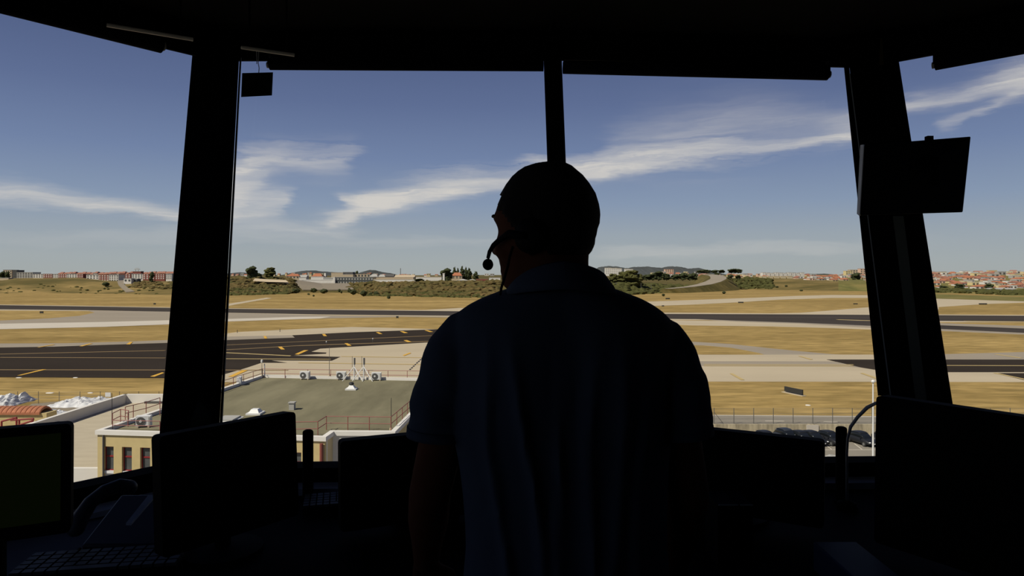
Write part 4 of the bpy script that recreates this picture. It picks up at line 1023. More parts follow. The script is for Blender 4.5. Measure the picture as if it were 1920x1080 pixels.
# parking bays
yd = bpy.data.objects['service_yard']
zP = -1.4
def GP(px, py): return G(px, py, zP)
def strip(a, b, w, name, m, parent):
    d = (b-a).normalized(); s = Vector((d.y,-d.x,0))*w/2
    MB().hexa([a-s, b-s, b+s, a+s]+[v+Vector((0,0,.02)) for v in (a-s, b-s, b+s, a+s)]).build(name, m, parent)
strip(GP(1500,843.5), GP(1800,843.5), .12, 'bay_line', m_bright, yd)
for px in (1495,1545,1602,1660,1720): strip(GP(px,832), GP(px+16,844), .12, 'bay_line', m_bright, yd)
m_car = mat('dark_car_paint', (.012,.013,.016,1), .45, spec=.3)
m_carb = mat('blue_grey_car_paint', (.03,.035,.045,1), .45, spec=.3)
m_cargl = mat('car_glass', (.01,.012,.014,1), .08)
m_tyre = mat('tyre_rubber', (.01,.01,.01,1), .9)
m_hub = mat('wheel_hub', (.3,.3,.3,1), .4, metal=.7)
def make_car(label, paint, tall=1.0, L=4.1):
    c = thing('parked_car', (0,0,0), label, 'car')
    def sec(x, w, z0, z1, n=16):
        out = []
        for k in range(n):
            a = 2*math.pi*k/n; ca, sa = math.cos(a), math.sin(a)
            e = .42
            out.append(Vector((x, w*math.copysign(abs(ca)**e, ca), (z0+z1)/2+(z1-z0)/2*math.copysign(abs(sa)**e, sa))))
        return out
    h = L/2
    prof = [(-h,.6,.35,.75),(-h+.12,.8,.28,.88),(-h+.7,.87,.22,.95*tall),(-h+1.3,.88,.2,.97*tall),(0,.88,.2,.95*tall),(h-1.3,.88,.2,.93*tall),(h-.7,.85,.22,.84*tall),(h-.2,.78,.26,.7),(h,.6,.34,.58)]
    MB().loft([sec(*p) for p in prof]).build('body', paint, c, True, world=False)
    cab = [(-h+.25,.66,.85,.95),(-h+.75,.66,.85,1.36*tall),(-h+1.2,.66,.85,1.46*tall),(0,.66,.85,1.48*tall),(.45,.65,.85,1.36*tall),(1.05,.62,.8,.92*tall)]
    MB().loft([sec(*p) for p in cab]).build('glasshouse', m_cargl, c, True, world=False)
    rf = [(-h+.7,.6,1.34*tall,1.40*tall),(-h+1.2,.62,1.42*tall,1.49*tall),(0,.62,1.44*tall,1.51*tall),(.4,.58,1.36*tall,1.42*tall)]
    MB().loft([sec(*p) for p in rf]).build('roof_panel', paint, c, True, world=False)
    for x in (-h+.75, h-.8):
        for y in (-.8, .8):
            M = Matrix.Rotation(math.pi/2, 3, 'X')
            w = MB().lathe([(.12,-.11),(.3,-.11),(.32,-.06),(.32,.06),(.3,.11),(.12,.11)], (x,y,.32), 20, M).build('wheel', m_tyre, c, world=False)
            MB().lathe([(.01,-.12),(.18,-.12),(.18,.12),(.01,.12)], (x,y,.32), 14, M).build('hub', m_hub, w, world=False)
    for y in (-.6,.6):
        MB().blob((h-.1,y,.6), (.1,.16,.08), 2, 0).build('headlight', m_whitep, c, True, world=False)
        MB().blob((-h+.1,y,.75), (.06,.12,.08), 2, 0).build('tail_light', m_redf, c, True, world=False)
    for y in (-.95,.95): MB().box((.75,y,.98), (.14,.16,.12)).build('mirror', paint, c, world=False, bevel=.02)
    MB().box((h-.01,0,.42), (.04,.5,.12)).build('number_plate', m_whitep, c, world=False)
    return c
def cpos(px, py): return GP(px, py)
ca = math.radians(-74)
car = make_car('black small hatchback right of the black desk post by the lamp post', m_car)
car.location = cpos(1616,832); car.rotation_euler = (0,0,ca)
for px, lab, pm, tall in ((1556,'low black car directly left of the black desk post',None,1),(1524,'black car second from the desk post above the monitor edge',None,1),(1503,'black car third from the desk post, roof above the monitor edge',None,1),
                    (1437,'dark car farthest left with only its roof above the monitor edge',None,1)):
    c = dup(car, cpos(px,831), ca, None, lab)
cv_ = make_car('blue-grey taller van above the slanted monitor edge', m_carb, 1.12); cv_.location = cpos(1475,829); cv_.rotation_euler = (0,0,ca)
for px, l in ((1665,'dark car hidden mostly by the large right monitor'),): dup(car, cpos(px,831), ca, None, l)
lp = thing('lamp_post', GP(1637,868), 'slender white lamp post beside the large right monitor', 'lamp post')
b = GP(1637,868); h = Z_at(717, b.y)-b.z
MB().tube([b, b+Vector((0,0,h))], [.11,.07], 10).build('pole', m_whitep, lp); MB().lathe([(.05,0),(.2,.02),(.22,.15),(.1,.28),(.01,.3)], b+Vector((0,0,h)), 16).build('lamp', m_whitep, lp)
tag(MB().blob(GP(1559,873)+Vector((0,0,.3)), (1.3,.9,.9), 3, .5).build('parked_scooter_cover', m_lgrey), 'grey crumpled cover on the yard seen beside the right desk post', 'cover')

# ================================================================== CAB FURNITURE
ZD = EYE-.79
dk = thing('console_desk', (0.1,2.0,FL), 'long dark wraparound controller desk under the windows', 'desk')
desk_poly = [(-1.24,2.46),(1.54,2.59),(2.2,1.9),(1.75,1.2),(1.25,1.55),(.75,1.50),(-.55,1.50),(-1.05,1.22),(-1.75,1.1),(-1.94,1.6)]
MB().prism(desk_poly, ZD-.035, ZD).build('desk_top', m_desk, dk, tri=True, bevel=.004)
MB().prism([(-1.18,2.38),(-.98,2.40),(-1.22,1.62),(-1.05,1.24),(-1.74,1.12),(-1.88,1.6)], ZD+.0005, ZD+.004).build('lit_desk_area', m_desk_lit, dk, tri=True)  # thin overlay painting the lit left part of the desk top
MB().prism([(-1.18,2.50),(1.5,2.57),(2.05,1.95),(1.7,1.5),(1.25,1.8),(-.6,1.8),(-1.2,1.5),(-1.66,1.42),(-1.78,1.7)], FL, ZD-.035).build('pedestal', m_int, dk, tri=True)
MB().hexa([Vector((-1.20,2.415,ZD+.001)),Vector((1.50,2.51,ZD+.001)),Vector((1.50,2.585,ZD+.001)),Vector((-1.2,2.49,ZD+.001)),Vector((-1.20,2.415,ZD+.025)),Vector((1.50,2.51,ZD+.025)),Vector((1.50,2.585,ZD+.025)),Vector((-1.2,2.49,ZD+.025))]).build('back_ledge', m_shelf, dk)  # pale blue strip stands in for sky reflected along the desk's back
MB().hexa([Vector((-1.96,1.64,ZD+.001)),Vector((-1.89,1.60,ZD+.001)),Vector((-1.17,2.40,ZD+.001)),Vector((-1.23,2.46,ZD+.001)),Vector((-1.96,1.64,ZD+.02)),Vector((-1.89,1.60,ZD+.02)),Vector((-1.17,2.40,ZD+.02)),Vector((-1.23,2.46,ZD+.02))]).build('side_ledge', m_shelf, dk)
def monitor(label, tl, tr, h, lean=.12, th=.045, screen=m_screen, foot=True, round_=.012):
    a, b = P(*tl), P(*tr); b.z = a.z = (a.z+b.z)/2
    u = (b-a).normalized(); w = (b-a).length
    n = Vector((u.y,-u.x,0)).normalized()          # towards the viewer
    if n.y > 0: n = -n
    dn = (Vector((0,0,-1))+n*lean).normalized(); back = -n
    bk = u.cross(dn); bk = bk if bk.dot(back) > 0 else -bk
    base = (a+b)/2+dn*h; base.z = ZD
    t = thing('monitor', base, label, 'monitor')
    def quad(x0, x1, y0, y1, d0, d1, r=0):
        # rounded rectangle slab in panel space
        pts = []
        for cx, cy, a0 in ((x1-r,y1-r,0),(x0+r,y1-r,90),(x0+r,y0+r,180),(x1-r,y0+r,270)):
            for k in range(4 if r else 1):
                an_ = math.radians(a0+30*k); pts.append((cx+r*math.cos(an_), cy+r*math.sin(an_)))
        return [[a+u*x+dn*y+bk*d for x, y in pts] for d in (d0, d1)]
    MB().loft(quad(0,w,0,h,0,th,round_)).build('casing', m_plast, t)
    MB().loft(quad(.02,w-.02,.02,h-.03,-.001,.004)).build('screen', screen, t)
    MB().loft(quad(w*.3,w*.7,h*.3,h*.75,th,th+.03)).build('rear_housing', m_plast, t)
    c = a+u*w/2+bk*(th+.02)+dn*h*.55
    if foot:
        MB().tube([c, Vector((c.x,c.y,ZD+.01))], .022, 10).build('stand', m_plast, t)
        MB().lathe([(.01,0),(.11,0),(.11,.012),(.03,.02),(.01,.02)], (c.x,c.y,ZD), 24).build('foot', m_plast, t)
    return t
m_scr2 = mat('green_tinted_screen', (.002,.004,.001,1), .4, spec=.1, emit=((.10,.16,.03,1), .012), noise=(12,.5))
monitor('black monitor with a faint greenish screen at the left edge', (-190,818,1.42), (134,795,1.555), .245, .05, screen=m_scr2)
monitor('black slanted monitor in front of the thick left column', (299,819,1.75), (554,771,2.07), .31, .06)
monitor('black monitor just left of the man\'s arm, beside the desk post', (638,828,2.04), (960,797,2.26), .27, .03)
monitor('black monitor to the right of the man sloping down rightwards', (1210,792,2.30), (1545,828,2.04), .26, .03)
monitor('largest black monitor in front of the right column', (1643,741,1.92), (2050,801,1.52), .41, .03)
def desk_post(px, py, Y, label):
    b = P(px, py, Y); t = thing('desk_post', (b.x,b.y,ZD), label, 'post')
    h = b.z-ZD
    MB().lathe([(.0185,.0),(.0185,h-.008),(.0165,h-.003),(.011,h),(.001,h)], (b.x,b.y,ZD), 20).build('pillar', m_plast, t, True)
    MB().lathe([(.001,0),(.024,0),(.024,.006),(.02,.01),(.001,.01)], (b.x,b.y,ZD), 20).build('flange', m_plast, t, True)
desk_post(577.5, 806, 2.40, 'black rounded upright post standing between the two left monitors')
desk_post(1577.5, 800, 2.36, 'black rounded upright post between the two right monitors')
# gooseneck
gpts = [P(1588,893,2.30), P(1588,850,2.28), P(1589.5,822,2.26), P(1595,800,2.24), P(1608,782,2.22), P(1626,764,2.2), P(1642,756,2.18), P(1662,753,2.16), P(1682,760,2.14)]
g = thing('gooseneck_lamp', (gpts[0].x, gpts[0].y, ZD), 'thin grey gooseneck arm curving up behind the right desk post', 'lamp')
gpts[0].z = ZD
m_goose = mat('grey_gooseneck', (.3,.3,.33,1), .5)
MB().tube(gpts, [.004,.004,.004,.0055,.0055,.006,.005,.005,.005], 10).build('arm', m_goose, g, True)
MB().lathe([(.001,0),(.035,0),(.03,.02),(.006,.03),(.001,.03)], (gpts[0].x,gpts[0].y,ZD), 16).build('base', m_plast, g, True)
MB().limb([gpts[-1], gpts[-1]+Vector((.04,0,-.03))], [.012,.018]).build('lamp_head', m_plast, g, True)
# keyboards
def keyboard(c, rz, w, d, label, z=ZD, tilt=0):
    t = thing('keyboard', (c[0],c[1],z), label, 'keyboard', None, rz)
    MB().box((0,0,.012), (w,d,.02)).build('case', m_plast, t, world=False, bevel=.003)
    nx, ny = 14, 5; mb = MB()
    for j in range(ny):
        for i in range(nx):
            if j == 0 and 3 < i < 9: continue
            mb.box((-w/2+w*(i+.5)/nx, -d/2+d*(j+.5)/ny, .026), (w/nx*.8, d/ny*.78, .01))
    mb.box((-w/2+w*6.5/nx, -d/2+d*.5/ny, .026), (w/nx*4.8, d/ny*.78, .01))
    mb.build('keys', m_keys, t, world=False)
    return t
keyboard((X_at(195,1.83),1.83), math.radians(10), .40, .14, 'dark keyboard in front of the desk phone at lower left')
k2 = keyboard((X_at(655,2.33),2.33), math.radians(14), .30, .13, 'dark keyboard half hidden behind the monitor beside the left desk post')
# phone
ph = thing('desk_phone', (X_at(225,2.05),2.02,ZD), 'dark desk telephone with curved handset in front of the left window', 'telephone')
bx = X_at(262,2.08)
MB().hexa([(bx-.09,1.94,ZD),(bx+.12,1.94,ZD),(bx+.12,2.14,ZD),(bx-.09,2.14,ZD),(bx-.09,1.94,ZD+.02),(bx+.12,1.94,ZD+.02),(bx+.12,2.14,ZD+.10),(bx-.09,2.14,ZD+.10)]).build('base', m_phone, ph, bevel=.006)
MB().limb([P(142,990,1.93), P(150,972,1.94), P(170,942,1.97), P(197,921,2.0), P(224,911,2.03), P(243,914,2.05)], [.024,.023,.020,.020,.021,.022], 14).build('handset', m_phone, ph, True)
MB().hexa([P(236,985,1.9), P(246,985,1.9), P(292,932,2.05), P(278,932,2.05)]+[v+Vector((0,0,.006)) for v in (P(236,985,1.9), P(246,985,1.9), P(292,932,2.05), P(278,932,2.05))]).build('display_strip', m_shelf, ph)
cabl = [Vector((X_at(150,1.95),1.95,ZD+.006)), Vector((X_at(118,1.86),1.86,ZD+.006)), Vector((X_at(95,1.78),1.78,ZD+.006)), Vector((X_at(52,1.72),1.72,ZD+.006)), Vector((X_at(20,1.66),1.66,ZD+.006))]
tag(MB().tube(cabl, .004, 8).build('cable', m_plast, smooth=True), 'thin black cable running across the desk at lower left', 'cable')
b = P(1600,1036,1.72); t = thing('binder', (b.x,b.y,ZD), 'navy blue ring binder lying on the desk at lower right', 'binder')
MB().box((b.x,b.y-.02,ZD+.04), (.115,.24,.075)).build('cover', m_bluebind, t, bevel=.004); MB().box((b.x+.004,b.y-.02,ZD+.04), (.112,.225,.06)).build('paper', m_shelf, t)
for px, w_, lab in ((1363,.055,'dark document tray under the right monitor, left one of the pair'),(1397,.035,'dark document tray under the right monitor, right one of the pair')):
    c = P(px, 945, 1.85); t = thing('document_tray', (c.x,c.y,ZD), lab, 'tray')
    MB().box((c.x,c.y+.05,(ZD+c.z)/2), (w_,.12,c.z-ZD)).build('tray', m_plast, t); MB().box((c.x,c.y-.012,c.z+.001), (w_*.95,.004,.003)).build('edge_strip', m_strip, t)
# hanging roller blinds
def blind(label, a, b, r, capL, capR, ck=1.4):
    t = thing('roller_blind', (a+b)/2, label, 'blind')
    MB().tube([a, b], r, 20).build('rolled_fabric', m_fabric, t, True)
    d = (b-a).normalized()
    MB().box((a+b)/2+Vector((0,0,r*(ck/2-.15))), ((b-a).length, r*1.3, r*ck), math.atan2(d.y, d.x)).build('cassette', m_int, t)
    for e, on, s in ((a, capL, -1), (b, capR, 1)):
        if on:
            MB().tube([e+d*s*.001, e+d*s*.012], r*.62, 16).build('end_cap', m_cap, t, True)
            MB().box(e+d*s*.004+Vector((0,0,r*1.2)), (.006, r*1.2, r*2.2), math.atan2(d.y, d.x)).build('bracket', m_plast, t)
    return t
blind('rolled-up black blind above the window left of the slim mullion', P(506,122,2.93), P(1019,124.5,2.95), .021, True, False)
blind('rolled-up black blind above the window right of the slim mullion', P(1056,127,2.96), P(1551,139.5,3.02), .026, False, True)
blind('rolled-up black blind over the left side window', P(-120,-22,2.12), P(302,86,2.68), .028, False, True)
blind('rolled-up black blind over the right side window', P(1754,122,2.86), P(2120,53,2.44), .022, True, False, 2.2)
for a, b, l in ((P(200,47,2.30), P(362,74,2.442), 'pale strip for the lit ceiling trim edge left of the thick left column'), (P(452,89,2.55), P(552,103,2.64), 'pale strip for the lit ceiling trim edge right of the thick left column')):
    a.z = b.z = ZC-.008 if False else (a.z+b.z)/2
    o = MB().tube([a, b], .0065, 6).build('lit_ceiling_trim', m_railc);  # lit trim edge drawn as a pale rod on added hangers
    rt = o; rt.name = 'lit_ceiling_trim'; tag(o, l, 'rail')
    for k in (.15,.85):
        p = a+(b-a)*k; h_ = MB().tube([p, Vector((p.x,p.y,ZC+.01))], .004, 6).build('hanger', m_int, None)
        h_.parent = o; h_.location = Vector(h_.location)-Vector(o.location)
# hanging sign
hs = thing('hanging_sign', P(482,110,2.78), 'small black rectangular sign hanging on a wire beside the left column', 'sign')
MB().hexa([P(452,182,2.80), P(510,179,2.76), P(510,179,2.775), P(452,182,2.815), P(454,137,2.82), P(512,135.5,2.78), P(512,135.5,2.795), P(454,137,2.835)]).build('board', m_int, hs)
MB().tube([P(485,137,2.79), P(486,128,2.79), P(484,118,2.79), P(485,96,2.79)], .0016, 6).build('wire', m_goose, hs)
MB().tube([P(481.5,120,2.79), P(481,96,2.79)], .0014, 6).build('hook', m_goose, hs)
# square panel on right column
sp = thing('display_panel', P(1712,330,2.45), 'black square display panel fixed to the right column', 'display')
MB().hexa([P(1611,404,2.40), P(1805,398,2.55), P(1805,398,2.62), P(1616,402,2.50), P(1619,272,2.46), P(1820,256,2.60), P(1820,256,2.67), P(1622,272,2.56)]).build('casing', m_plast, sp, bevel=.004)
MB().hexa([P(1606.5,401,2.41), P(1611,404.5,2.39), P(1614,404,2.41), P(1608,400,2.43), P(1613,272,2.47), P(1619,271,2.45), P(1622,272,2.47), P(1615,273,2.49)]).build('side_plate', m_gasket, sp)
MB().box(P(1742,259,2.56), (.022,.02,.014)).build('knob', m_plast, sp)
MB().box(P(1690,330,2.66), (.12,.28,.1)).build('bracket', m_plast, sp)
c = P(1652,96,2.85)
o = MB().hexa([P(1648,122,2.86), P(1657,122,2.86), P(1657,122,2.865), P(1648,122,2.865), P(1650,72,2.92), P(1654,72,2.92), P(1654,72,2.925), P(1650,72,2.925)]).build('strap', mat('ochre_strap', (.05,.035,.01,1), .8)); tag(o, 'short dark yellow strap hanging above the right column', 'strap')

# ================================================================== THE CONTROLLER
man = thing('person', (.09,1.25,FL), 'man in navy polo shirt seen from behind, head turned left towards the windows', 'person')
YM = 1.20
def Q(px, py, Y=YM): return P(px, py, Y)
# ---- head slices: (py, left px, right px, front, back, halfwidth)
yaw = math.radians(57); fwd = Vector((-math.sin(yaw), math.cos(yaw), 0)); lft = Vector((-math.cos(yaw), -math.sin(yaw), 0))
HC = Vector((X_at(1026,1.17), 1.17, 0)); HYC = 1.17
slices = [(308.5,1010,1050,.03,.03,.025),(311,996,1060,.045,.055,.04),(316,982,1070,.058,.068,.052),(323,972,1077,.068,.078,.06),(332,962,1087,.076,.087,.066),(347,951,1099,.084,.095,.072),(366,940,1110,.090,.100,.075),(386,932,1116,.093,.102,.077),
 (397,929,1117.5,.094,.102,.0775),(405,924,1118,.098,.101,.077),(412,925,1118,.097,.1,.077),(420,930,1117,.091,.099,.0765),(430,934,1115,.09,.097,.076),(441,933,1112,.092,.094,.075),(452,929,1110,.097,.09,.074),(462,924,1108,.103,.086,.073),
 (471,919.5,1104,.108,.08,.071),(476,923,1100,.104,.076,.07),(480,932,1098,.093,.072,.069),(488,936,1092,.09,.068,.066),(494,935.5,1088,.091,.065,.065),(500,939,1085,.087,.062,.063),(508,937,1080,.089,.058,.061),(516,940,1075,.085,.05,.058),(526,940,1068,.086,.04,.053),(536,943,1060,.083,.03,.047),(544,952,1050,.07,.02,.038)]
NA = 72
def slice_ring(s, off=0.0):
    py, xl, xr, fr, bk, hw = s; z = Z_at(py, HYC); pts = []
    for k in range(NA):
        ph_ = 2*math.pi*k/NA; c, s_ = math.cos(ph_), math.sin(ph_)
        # c>0 = face side
        nose = 0
        dd = math.degrees(math.atan2(s_, c))
        base_f = min(fr, .092)
        r_f = base_f if c > 0 else bk
        e = 2.25
        rad = (abs(c/r_f)**e+abs(s_/hw)**e)**(-1/e)
        extra = fr-base_f
        if extra > 0: rad += extra*math.exp(-(dd/8.5)**2)
        # nose bridge / features
        if 418 < py < 446: rad -= .010*math.exp(-((abs(dd)-24)/10)**2)*(1-abs(py-430)/16)
        if 398 < py < 416: rad += .003*math.exp(-((abs(dd)-22)/14)**2)
        if 425 < py < 480: rad += .004*math.exp(-(dd/8)**2)
        rad += off
        pts.append(fwd*(rad*c)+lft*(rad*s_))
    xs = [p.x for p in pts]; a, b = min(xs), max(xs)
    tl, tr_ = X_at(xl, HYC), X_at(xr, HYC)
    k = (tr_-tl)/(b-a-2*off)
    return [Vector((tl+(p.x-(a+off))*k, HYC+p.y, z)) for p in pts]
rings = [slice_ring(s) for s in slices]
body_mb = MB(); body_mb.loft(rings)
# neck
def ell(cx, cy, rx, ry, z, n=40): return [Vector((cx+rx*math.cos(2*math.pi*k/n), cy+ry*math.sin(2*math.pi*k/n), z)) for k in range(n)]
def pxring(xl, xr, py, cy, ry, Y=None, n=40):
    Y = Y or cy; a, b = X_at(xl, Y), X_at(xr, Y); return ell((a+b)/2, cy, (b-a)/2, ry, Z_at(py, Y), n)
body_mb.loft([pxring(1000,1108,435,1.165,.05), pxring(985,1105,462,1.165,.055), pxring(972,1103,490,1.165,.06), pxring(962,1104,520,1.17,.062), pxring(955,1108,545,1.18,.062), pxring(950,1110,570,1.19,.06)])
# ears
for s in (1, -1):
    ec = Vector((X_at(1026,HYC),HYC,Z_at(447,HYC)))+lft*(.077*s)-fwd*.012
    body_mb.blob(ec, (.013,.016,.032), 3, .0)
# trunk under the shirt
def torso(px_l, px_r, py, cy, ry): return pxring(px_l, px_r, py, cy, ry, Y=YM)
body_mb.loft([torso(985,1105,556,1.2,.06), torso(910,1185,588,1.2,.082), torso(872,1235,615,1.2,.095), torso(868,1245,680,1.2,.115), torso(880,1235,800,1.2,.115), torso(888,1230,920,1.2,.11), torso(882,1236,1060,1.2,.115), torso(880,1240,1180,1.2,.115), torso(890,1230,1290,1.2,.10)])
def hand(w, d, up, side, s):
    """palm and five bent fingers; w wrist point, d finger direction, up back of hand, side thumb side"""
    d = d.normalized(); up = up.normalized(); side = side.normalized()
    M0 = w+d*.02; M1 = w+d*.085
    for k in (-1.3,-.45,.45,1.3):
        body_mb.limb([M0+side*k*.012, M1+side*k*.020], [.014,.0125], 10)
    lens = [.072,.08,.074,.058]
    for i, k in enumerate((1.35,.45,-.45,-1.35)):
        b = M1+side*k*.021; L = lens[i]; dd = (d-up*.12).normalized(); p1 = b+dd*L*.45; d2 = (d-up*.55).normalized(); p2 = p1+d2*L*.32; d3 = (d-up*.95).normalized(); p3 = p2+d3*L*.23
        body_mb.limb([b-d*.01, p1, p2, p3], [.0088,.0082,.0076,.0066], 10)
    tb_ = w+d*.03+side*.026; t1 = tb_+(side*.7+d*.75-up*.2).normalized()*.036; t2 = t1+(side*.25+d-up*.3).normalized()*.026
    body_mb.limb([tb_-side*.012, t1, t2], [.013,.0105,.0085], 10)
for s, sh, el, wr in ((-1, Q(868,645), Q(806,925,1.24), Vector((-.18,1.43,EYE-.60))), (1, Q(1240,645), Q(1290,925,1.24), Vector((.345,1.43,EYE-.60)))):
    m1 = sh.lerp(el, .5)
    body_mb.limb([sh, sh.lerp(el,.3), m1, el], [.040,.042,.041,.038], 20)
    body_mb.limb([el, el.lerp(wr,.35), el.lerp(wr,.7), wr], [.038,.039,.031,.026], 20)
    hd = (Vector((wr.x, 1.545, EYE-.725))-wr)
    hand(wr, hd, Vector((0,-.7,.7)), Vector((-s,0.0,0)), s)
# legs and feet
for s, x in ((-1, -.01), (1, .19)):
    hip = Vector((x, 1.2, EYE-.80)); kn = Vector((x-.01*s*-1, 1.215, FL+.47)); an_ = Vector((x+.02*s, 1.19, FL+.09))
    body_mb.limb([hip, hip.lerp(kn,.4), kn], [.088,.075,.056], 20); body_mb.limb([kn, kn.lerp(an_,.35), an_], [.055,.053,.036], 20)
    body_mb.limb([an_+Vector((0,-.03,-.035)), an_+Vector((0,.08,-.045)), an_+Vector((0,.17,-.06))], [.036,.038,.026], 16)
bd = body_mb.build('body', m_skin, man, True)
rm = bd.modifiers.new('remesh', 'REMESH'); rm.mode = 'VOXEL'; rm.voxel_size = .0042; rm.use_smooth_shade = True
sm_ = bd.modifiers.new('smooth', 'SMOOTH'); sm_.factor = .5; sm_.iterations = 3
# ---- hair: short cap over the skull with a hairline
hr = [slice_ring(s, .004) for s in slices[:19]]; hr_in = [slice_ring(s, -.004) for s in slices[:19]]
def hair_ok(i, k):
    py = slices[i][0]; dd = abs(math.degrees(math.atan2(math.sin(2*math.pi*k/NA), math.cos(2*math.pi*k/NA))))
    if py < 345: return True
    if py < 400: return dd > 28+(py-345)*.5
    if py < 450: return dd > 62+(py-400)*.5
    return dd > 108+(py-450)*.6
vs = []; fs = []; nr = len(hr)
for i in range(nr):
    for k in range(NA):
        v = hr[i][k]; j = .0016*mnoise.noise(v*220); vs.append(v+(v-Vector((HC.x,HYC,v.z))).normalized()*j)
for i in range(nr-1):
    for k in range(NA):
        if hair_ok(i, k) and hair_ok(i+1, (k+1) % NA): fs.append((i*NA+k, i*NA+(k+1) % NA, (i+1)*NA+(k+1) % NA, (i+1)*NA+k))
fs.append(list(range(NA)))
ho = MB().add(vs, fs).build('hair', m_hair, man, True); sd = ho.modifiers.new('s', 'SOLIDIFY'); sd.thickness = .006; sd.offset = -1
# ---- eyebrow + eyelashes hint
for s in (1,-1):
    eb = HC+Vector((0,0,Z_at(404,HYC)))
    pts = [eb+fwd*(.094*math.cos(a))+lft*(s*.080*math.sin(a))+fwd*.004 for a in (math.radians(12), math.radians(26), math.radians(40))]
    MB().limb(pts, [.0024,.003,.002], 8).build('eyebrow', m_hair, man, True)
# ---- polo shirt
sh_mb = MB(); NS = 120
srows = [(536,970,1138,.088),(546,935,1165,.094),(559,902,1200,.100),(572,877,1224,.105),(585,860,1242,.110),(600,850,1256,.114),(620,846,1262,.118),(650,846,1264,.12),(700,847,1262,.125),(760,848,1258,.128),(820,852,1254,.128),(870,862,1250,.127),(920,868,1248,.126),(970,872,1247,.126),(1020,874,1248,.127),(1080,869,1252,.13),(1140,864,1258,.132),(1190,862,1262,.132)]
def interp_rows(rows, n):
    out = []; m_ = len(rows)-1
    for i in range(n):
        t = i/(n-1)*m_; k = min(int(t), m_-1); f = t-k; out.append([rows[k][j]+(rows[k+1][j]-rows[k][j])*f for j in range(4)])
    return out
rr_ = []
for py, xl, xr, ry in interp_rows(srows, 90):
    a, b = X_at(xl, YM), X_at(xr, YM); cx, rx = (a+b)/2, (b-a)/2; z = Z_at(py, YM); ring = []
    g = max(0, min(1, (py-600)/160)); 
    for k in range(NS):
        an_ = 2*math.pi*k/NS; ca_, sa = math.cos(an_), math.sin(an_); e = .88
        x = rx*math.copysign(abs(ca_)**e, ca_); y = ry*math.copysign(abs(sa)**e, sa)
        u = x/rx
        side_k = max(0, -sa)       # back side faces the camera
        f = 0
        for (c0_, w_, am_, tl_) in ((-.62,.045,.022,.10),(-.32,.04,.024,.16),(-.08,.04,.018,-.03),(.18,.045,.016,-.08),(.42,.06,.014,-.12),(.66,.06,.010,-.05)):
            cc = c0_+tl_*(py-900)/400+.03*math.sin(py*.012+c0_*9)
            f += am_*math.exp(-((u-cc)/w_)**2)
        blade = .012*math.exp(-((abs(u)-.45)/.25)**2-((py-690)/90)**2)
        spine = -.010*math.exp(-(u/.16)**2)*max(0, 1-abs(py-740)/260)
        y -= side_k*(f*g+blade+spine)
        y -= side_k*g*.003*mnoise.noise(Vector((u*9, py*.02, 3)))
        ring.append(Vector((cx+x, 1.2+y, z)))
    rr_.append(ring)
sh_mb.loft(rr_)
def sleeve(pts, rad, s):
    rings = []; n = len(pts); NN = 40
    P_ = [Vector(p) for p in pts]
    m_ = 26
    for i in range(m_):
        t = i/(m_-1)*(n-1); k = min(int(t), n-2); f = t-k; c = P_[k].lerp(P_[k+1], f); r = rad[k]+(rad[k+1]-rad[k])*f
        d = (P_[min(k+1, n-1)]-P_[k]).normalized(); a = d.cross(Vector((0,1,0))).normalized(); b_ = a.cross(d)
        ring = []
        for q in range(NN):
            an_ = 2*math.pi*q/NN
            w = 1+.06*math.sin(i*.8+2.2*math.cos(an_)*s+s)*(i/m_)+.05*mnoise.noise(Vector((math.cos(an_)*2, math.sin(an_)*2, i*.35+s*7)))
            ring.append(c+(a*math.cos(an_)+b_*math.sin(an_)*1.08)*r*w)
        rings.append(ring)
    sh_mb.loft(rings)
sleeve([Q(905,611), Q(876,634), Q(855,668), Q(841,717), Q(827,760), Q(822,790), Q(820,815)], [.040,.051,.056,.056,.0545,.0525,.0515], -1)
sleeve([Q(1203,616), Q(1236,646), Q(1254,680), Q(1266,718), Q(1277,745), Q(1280,780), Q(1283,812)], [.038,.050,.0535,.053,.0525,.049,.048], 1)
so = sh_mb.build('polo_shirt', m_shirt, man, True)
rm = so.modifiers.new('remesh', 'REMESH'); rm.mode = 'VOXEL'; rm.voxel_size = .0055; rm.use_smooth_shade = True
s2 = so.modifiers.new('smooth', 'SMOOTH'); s2.factor = .5; s2.iterations = 4
# sleeve hems
for c, r, d in ((Q(820,811), .052, Q(820,815)-Q(822,790)), (Q(1283,808), .0485, Q(1283,812)-Q(1280,780))):
    d = d.normalized(); a = d.cross(Vector((0,1,0))).normalized(); b_ = a.cross(d); rings = []
    for k in range(37):
        an_ = 2*math.pi*k/36; o_ = a*math.cos(an_)+b_*math.sin(an_)*1.08
        rings.append([c+o_*(r+dr)+d*dz for dr, dz in ((-.003,-.009),(.0018,-.009),(.002,.007),(-.003,.008))])
    MB().loft(rings, cap=False).build('sleeve_hem', m_shirt, so, True)
# collar: folded band around the neck
def col_pt(an_, px_l, px_r, py_back, py_front, cy, ry):
    a, b = X_at(px_l, YM), X_at(px_r, YM); f = (1+math.sin(an_))/2      # 0 at camera side, 1 at front
    return Vector(((a+b)/2+(b-a)/2*math.cos(an_), cy+ry*math.sin(an_), Z_at(py_back+(py_front-py_back)*f, YM)))
rings = []
for k in range(61):
    an_ = -math.pi/2+2*math.pi*k/60
    sidek = abs(math.cos(an_))
    rings.append([col_pt(an_, 976,1122, 500+6*sidek, 540, 1.172, .072), col_pt(an_, 972,1126, 491+9*sidek, 532, 1.172, .076), col_pt(an_, 967,1131, 494+9*sidek, 536, 1.172, .080),
                  col_pt(an_, 951,1147, 520+6*sidek, 556, 1.172, .096), col_pt(an_, 945,1153, 538+4*sidek, 566, 1.172, .103), col_pt(an_, 953,1145, 541+4*sidek, 568, 1.172, .095)])
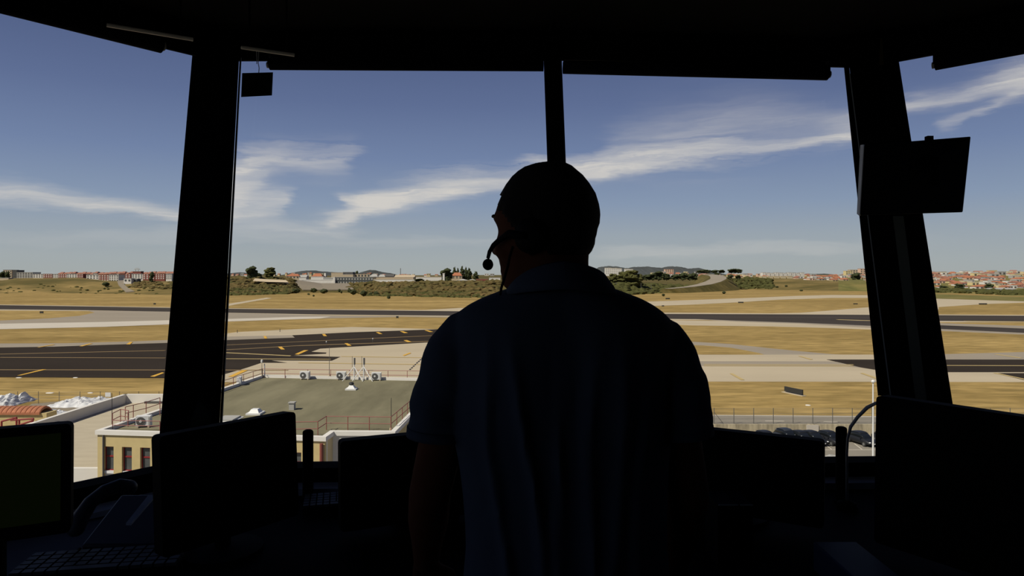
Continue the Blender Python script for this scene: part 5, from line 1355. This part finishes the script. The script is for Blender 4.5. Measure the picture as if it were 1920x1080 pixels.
MB().loft(rings, cap=False).build('collar', m_shirt, so, True)
rings = []
for k in range(61):
    an_ = -math.pi/2+2*math.pi*k/60; sidek = abs(math.cos(an_))
    rings.append([col_pt(an_, 966,1134, 519+5*sidek+dy, 560+dy, 1.172, .087+dr+.004) for dy, dr in ((-3,-.002),(-3,.0012),(4,.0035),(4,0))])
lan = MB().loft(rings, cap=False).build('lanyard', m_lany, man, True); lan['label'] = 'blue lanyard'
# trousers, belt, shoes
tr = MB()
tr.loft([ell(.09,1.2,.172,.112,EYE-.60,48), ell(.09,1.2,.176,.120,EYE-.70,48), ell(.09,1.2,.182,.125,EYE-.82,48), ell(.09,1.2,.172,.118,EYE-.89,48)])
for s, x in ((-1, -.01), (1, .19)):
    tr.tube([(x,1.2,EYE-.80),(x,1.205,EYE-.95),(x,1.21,FL+.47),(x+.02*s,1.195,FL+.2),(x+.02*s,1.19,FL+.07)], [.1,.096,.074,.068,.066], 28)
to = tr.build('trousers', m_trous, man, True); rm = to.modifiers.new('remesh', 'REMESH'); rm.mode = 'VOXEL'; rm.voxel_size = .007; rm.use_smooth_shade = True
MB().loft([ell(.09,1.2,.18,.124,EYE-.655,48), ell(.09,1.2,.182,.126,EYE-.655-.03,48)], cap=False).build('belt', m_shoe, man, True)
for s, x in ((-1,-.01),(1,.19)):
    MB().limb([(x+.02*s,1.15,FL+.04),(x+.02*s,1.25,FL+.042),(x+.022*s,1.38,FL+.035)], [.043,.047,.034], 20, 1).build('shoe', m_shoe, man, True)
# headset (worn by the man: resting on him, its own thing)
hsT = thing('headset', HC+Vector((0,0,Z_at(452,HYC))), 'black headset with boom microphone worn on the man\'s head', 'headset')
band = []
for k in range(25):
    a = math.pi*k/24; band.append(Vector((HC.x+.006, HYC, Z_at(437,HYC)))+lft*(.086*math.cos(a))+Vector((0,0,.112*math.sin(a)))-fwd*.012)
MB().tube(band, .004, 8, flat=1.0).build('headband', m_plast, hsT, True)
for s in (1,-1):
    ec = Vector((HC.x+.006,HYC,Z_at(447,HYC)))+lft*(.085*s)-fwd*.012
    Mx = (lft*s).to_track_quat('Z','Y').to_matrix()
    MB().lathe([(.001,-.012),(.026,-.012),(.03,-.004),(.028,.006),(.012,.012),(.001,.012)], ec, 24, Mx).build('ear_pad', m_plast, hsT, True)
e0 = Vector((HC.x+.006,HYC,Z_at(447,HYC)))+lft*.092-fwd*.012
YB_ = 1.12
MB().tube([e0, P(968,441,1.10), P(955,438,1.11), P(944,445,1.12), P(934,452,1.13), P(925,460,1.14), P(918,472,1.15), P(915,484,1.155)], [.008,.0075,.0065,.005,.0045,.004,.0035,.003], 12).build('boom', m_plast, hsT, True)
MB().blob(P(915,496,1.155), (.0092,.0092,.0098), 3, .05).build('microphone_foam', m_plast, hsT, True)
MB().tube([P(962,462,1.10), P(956,480,1.10), P(952,500,1.10), P(946,520,1.105), P(940,540,1.115), P(938,552,1.13)], .0022, 8).build('cord', m_plast, hsT, True)
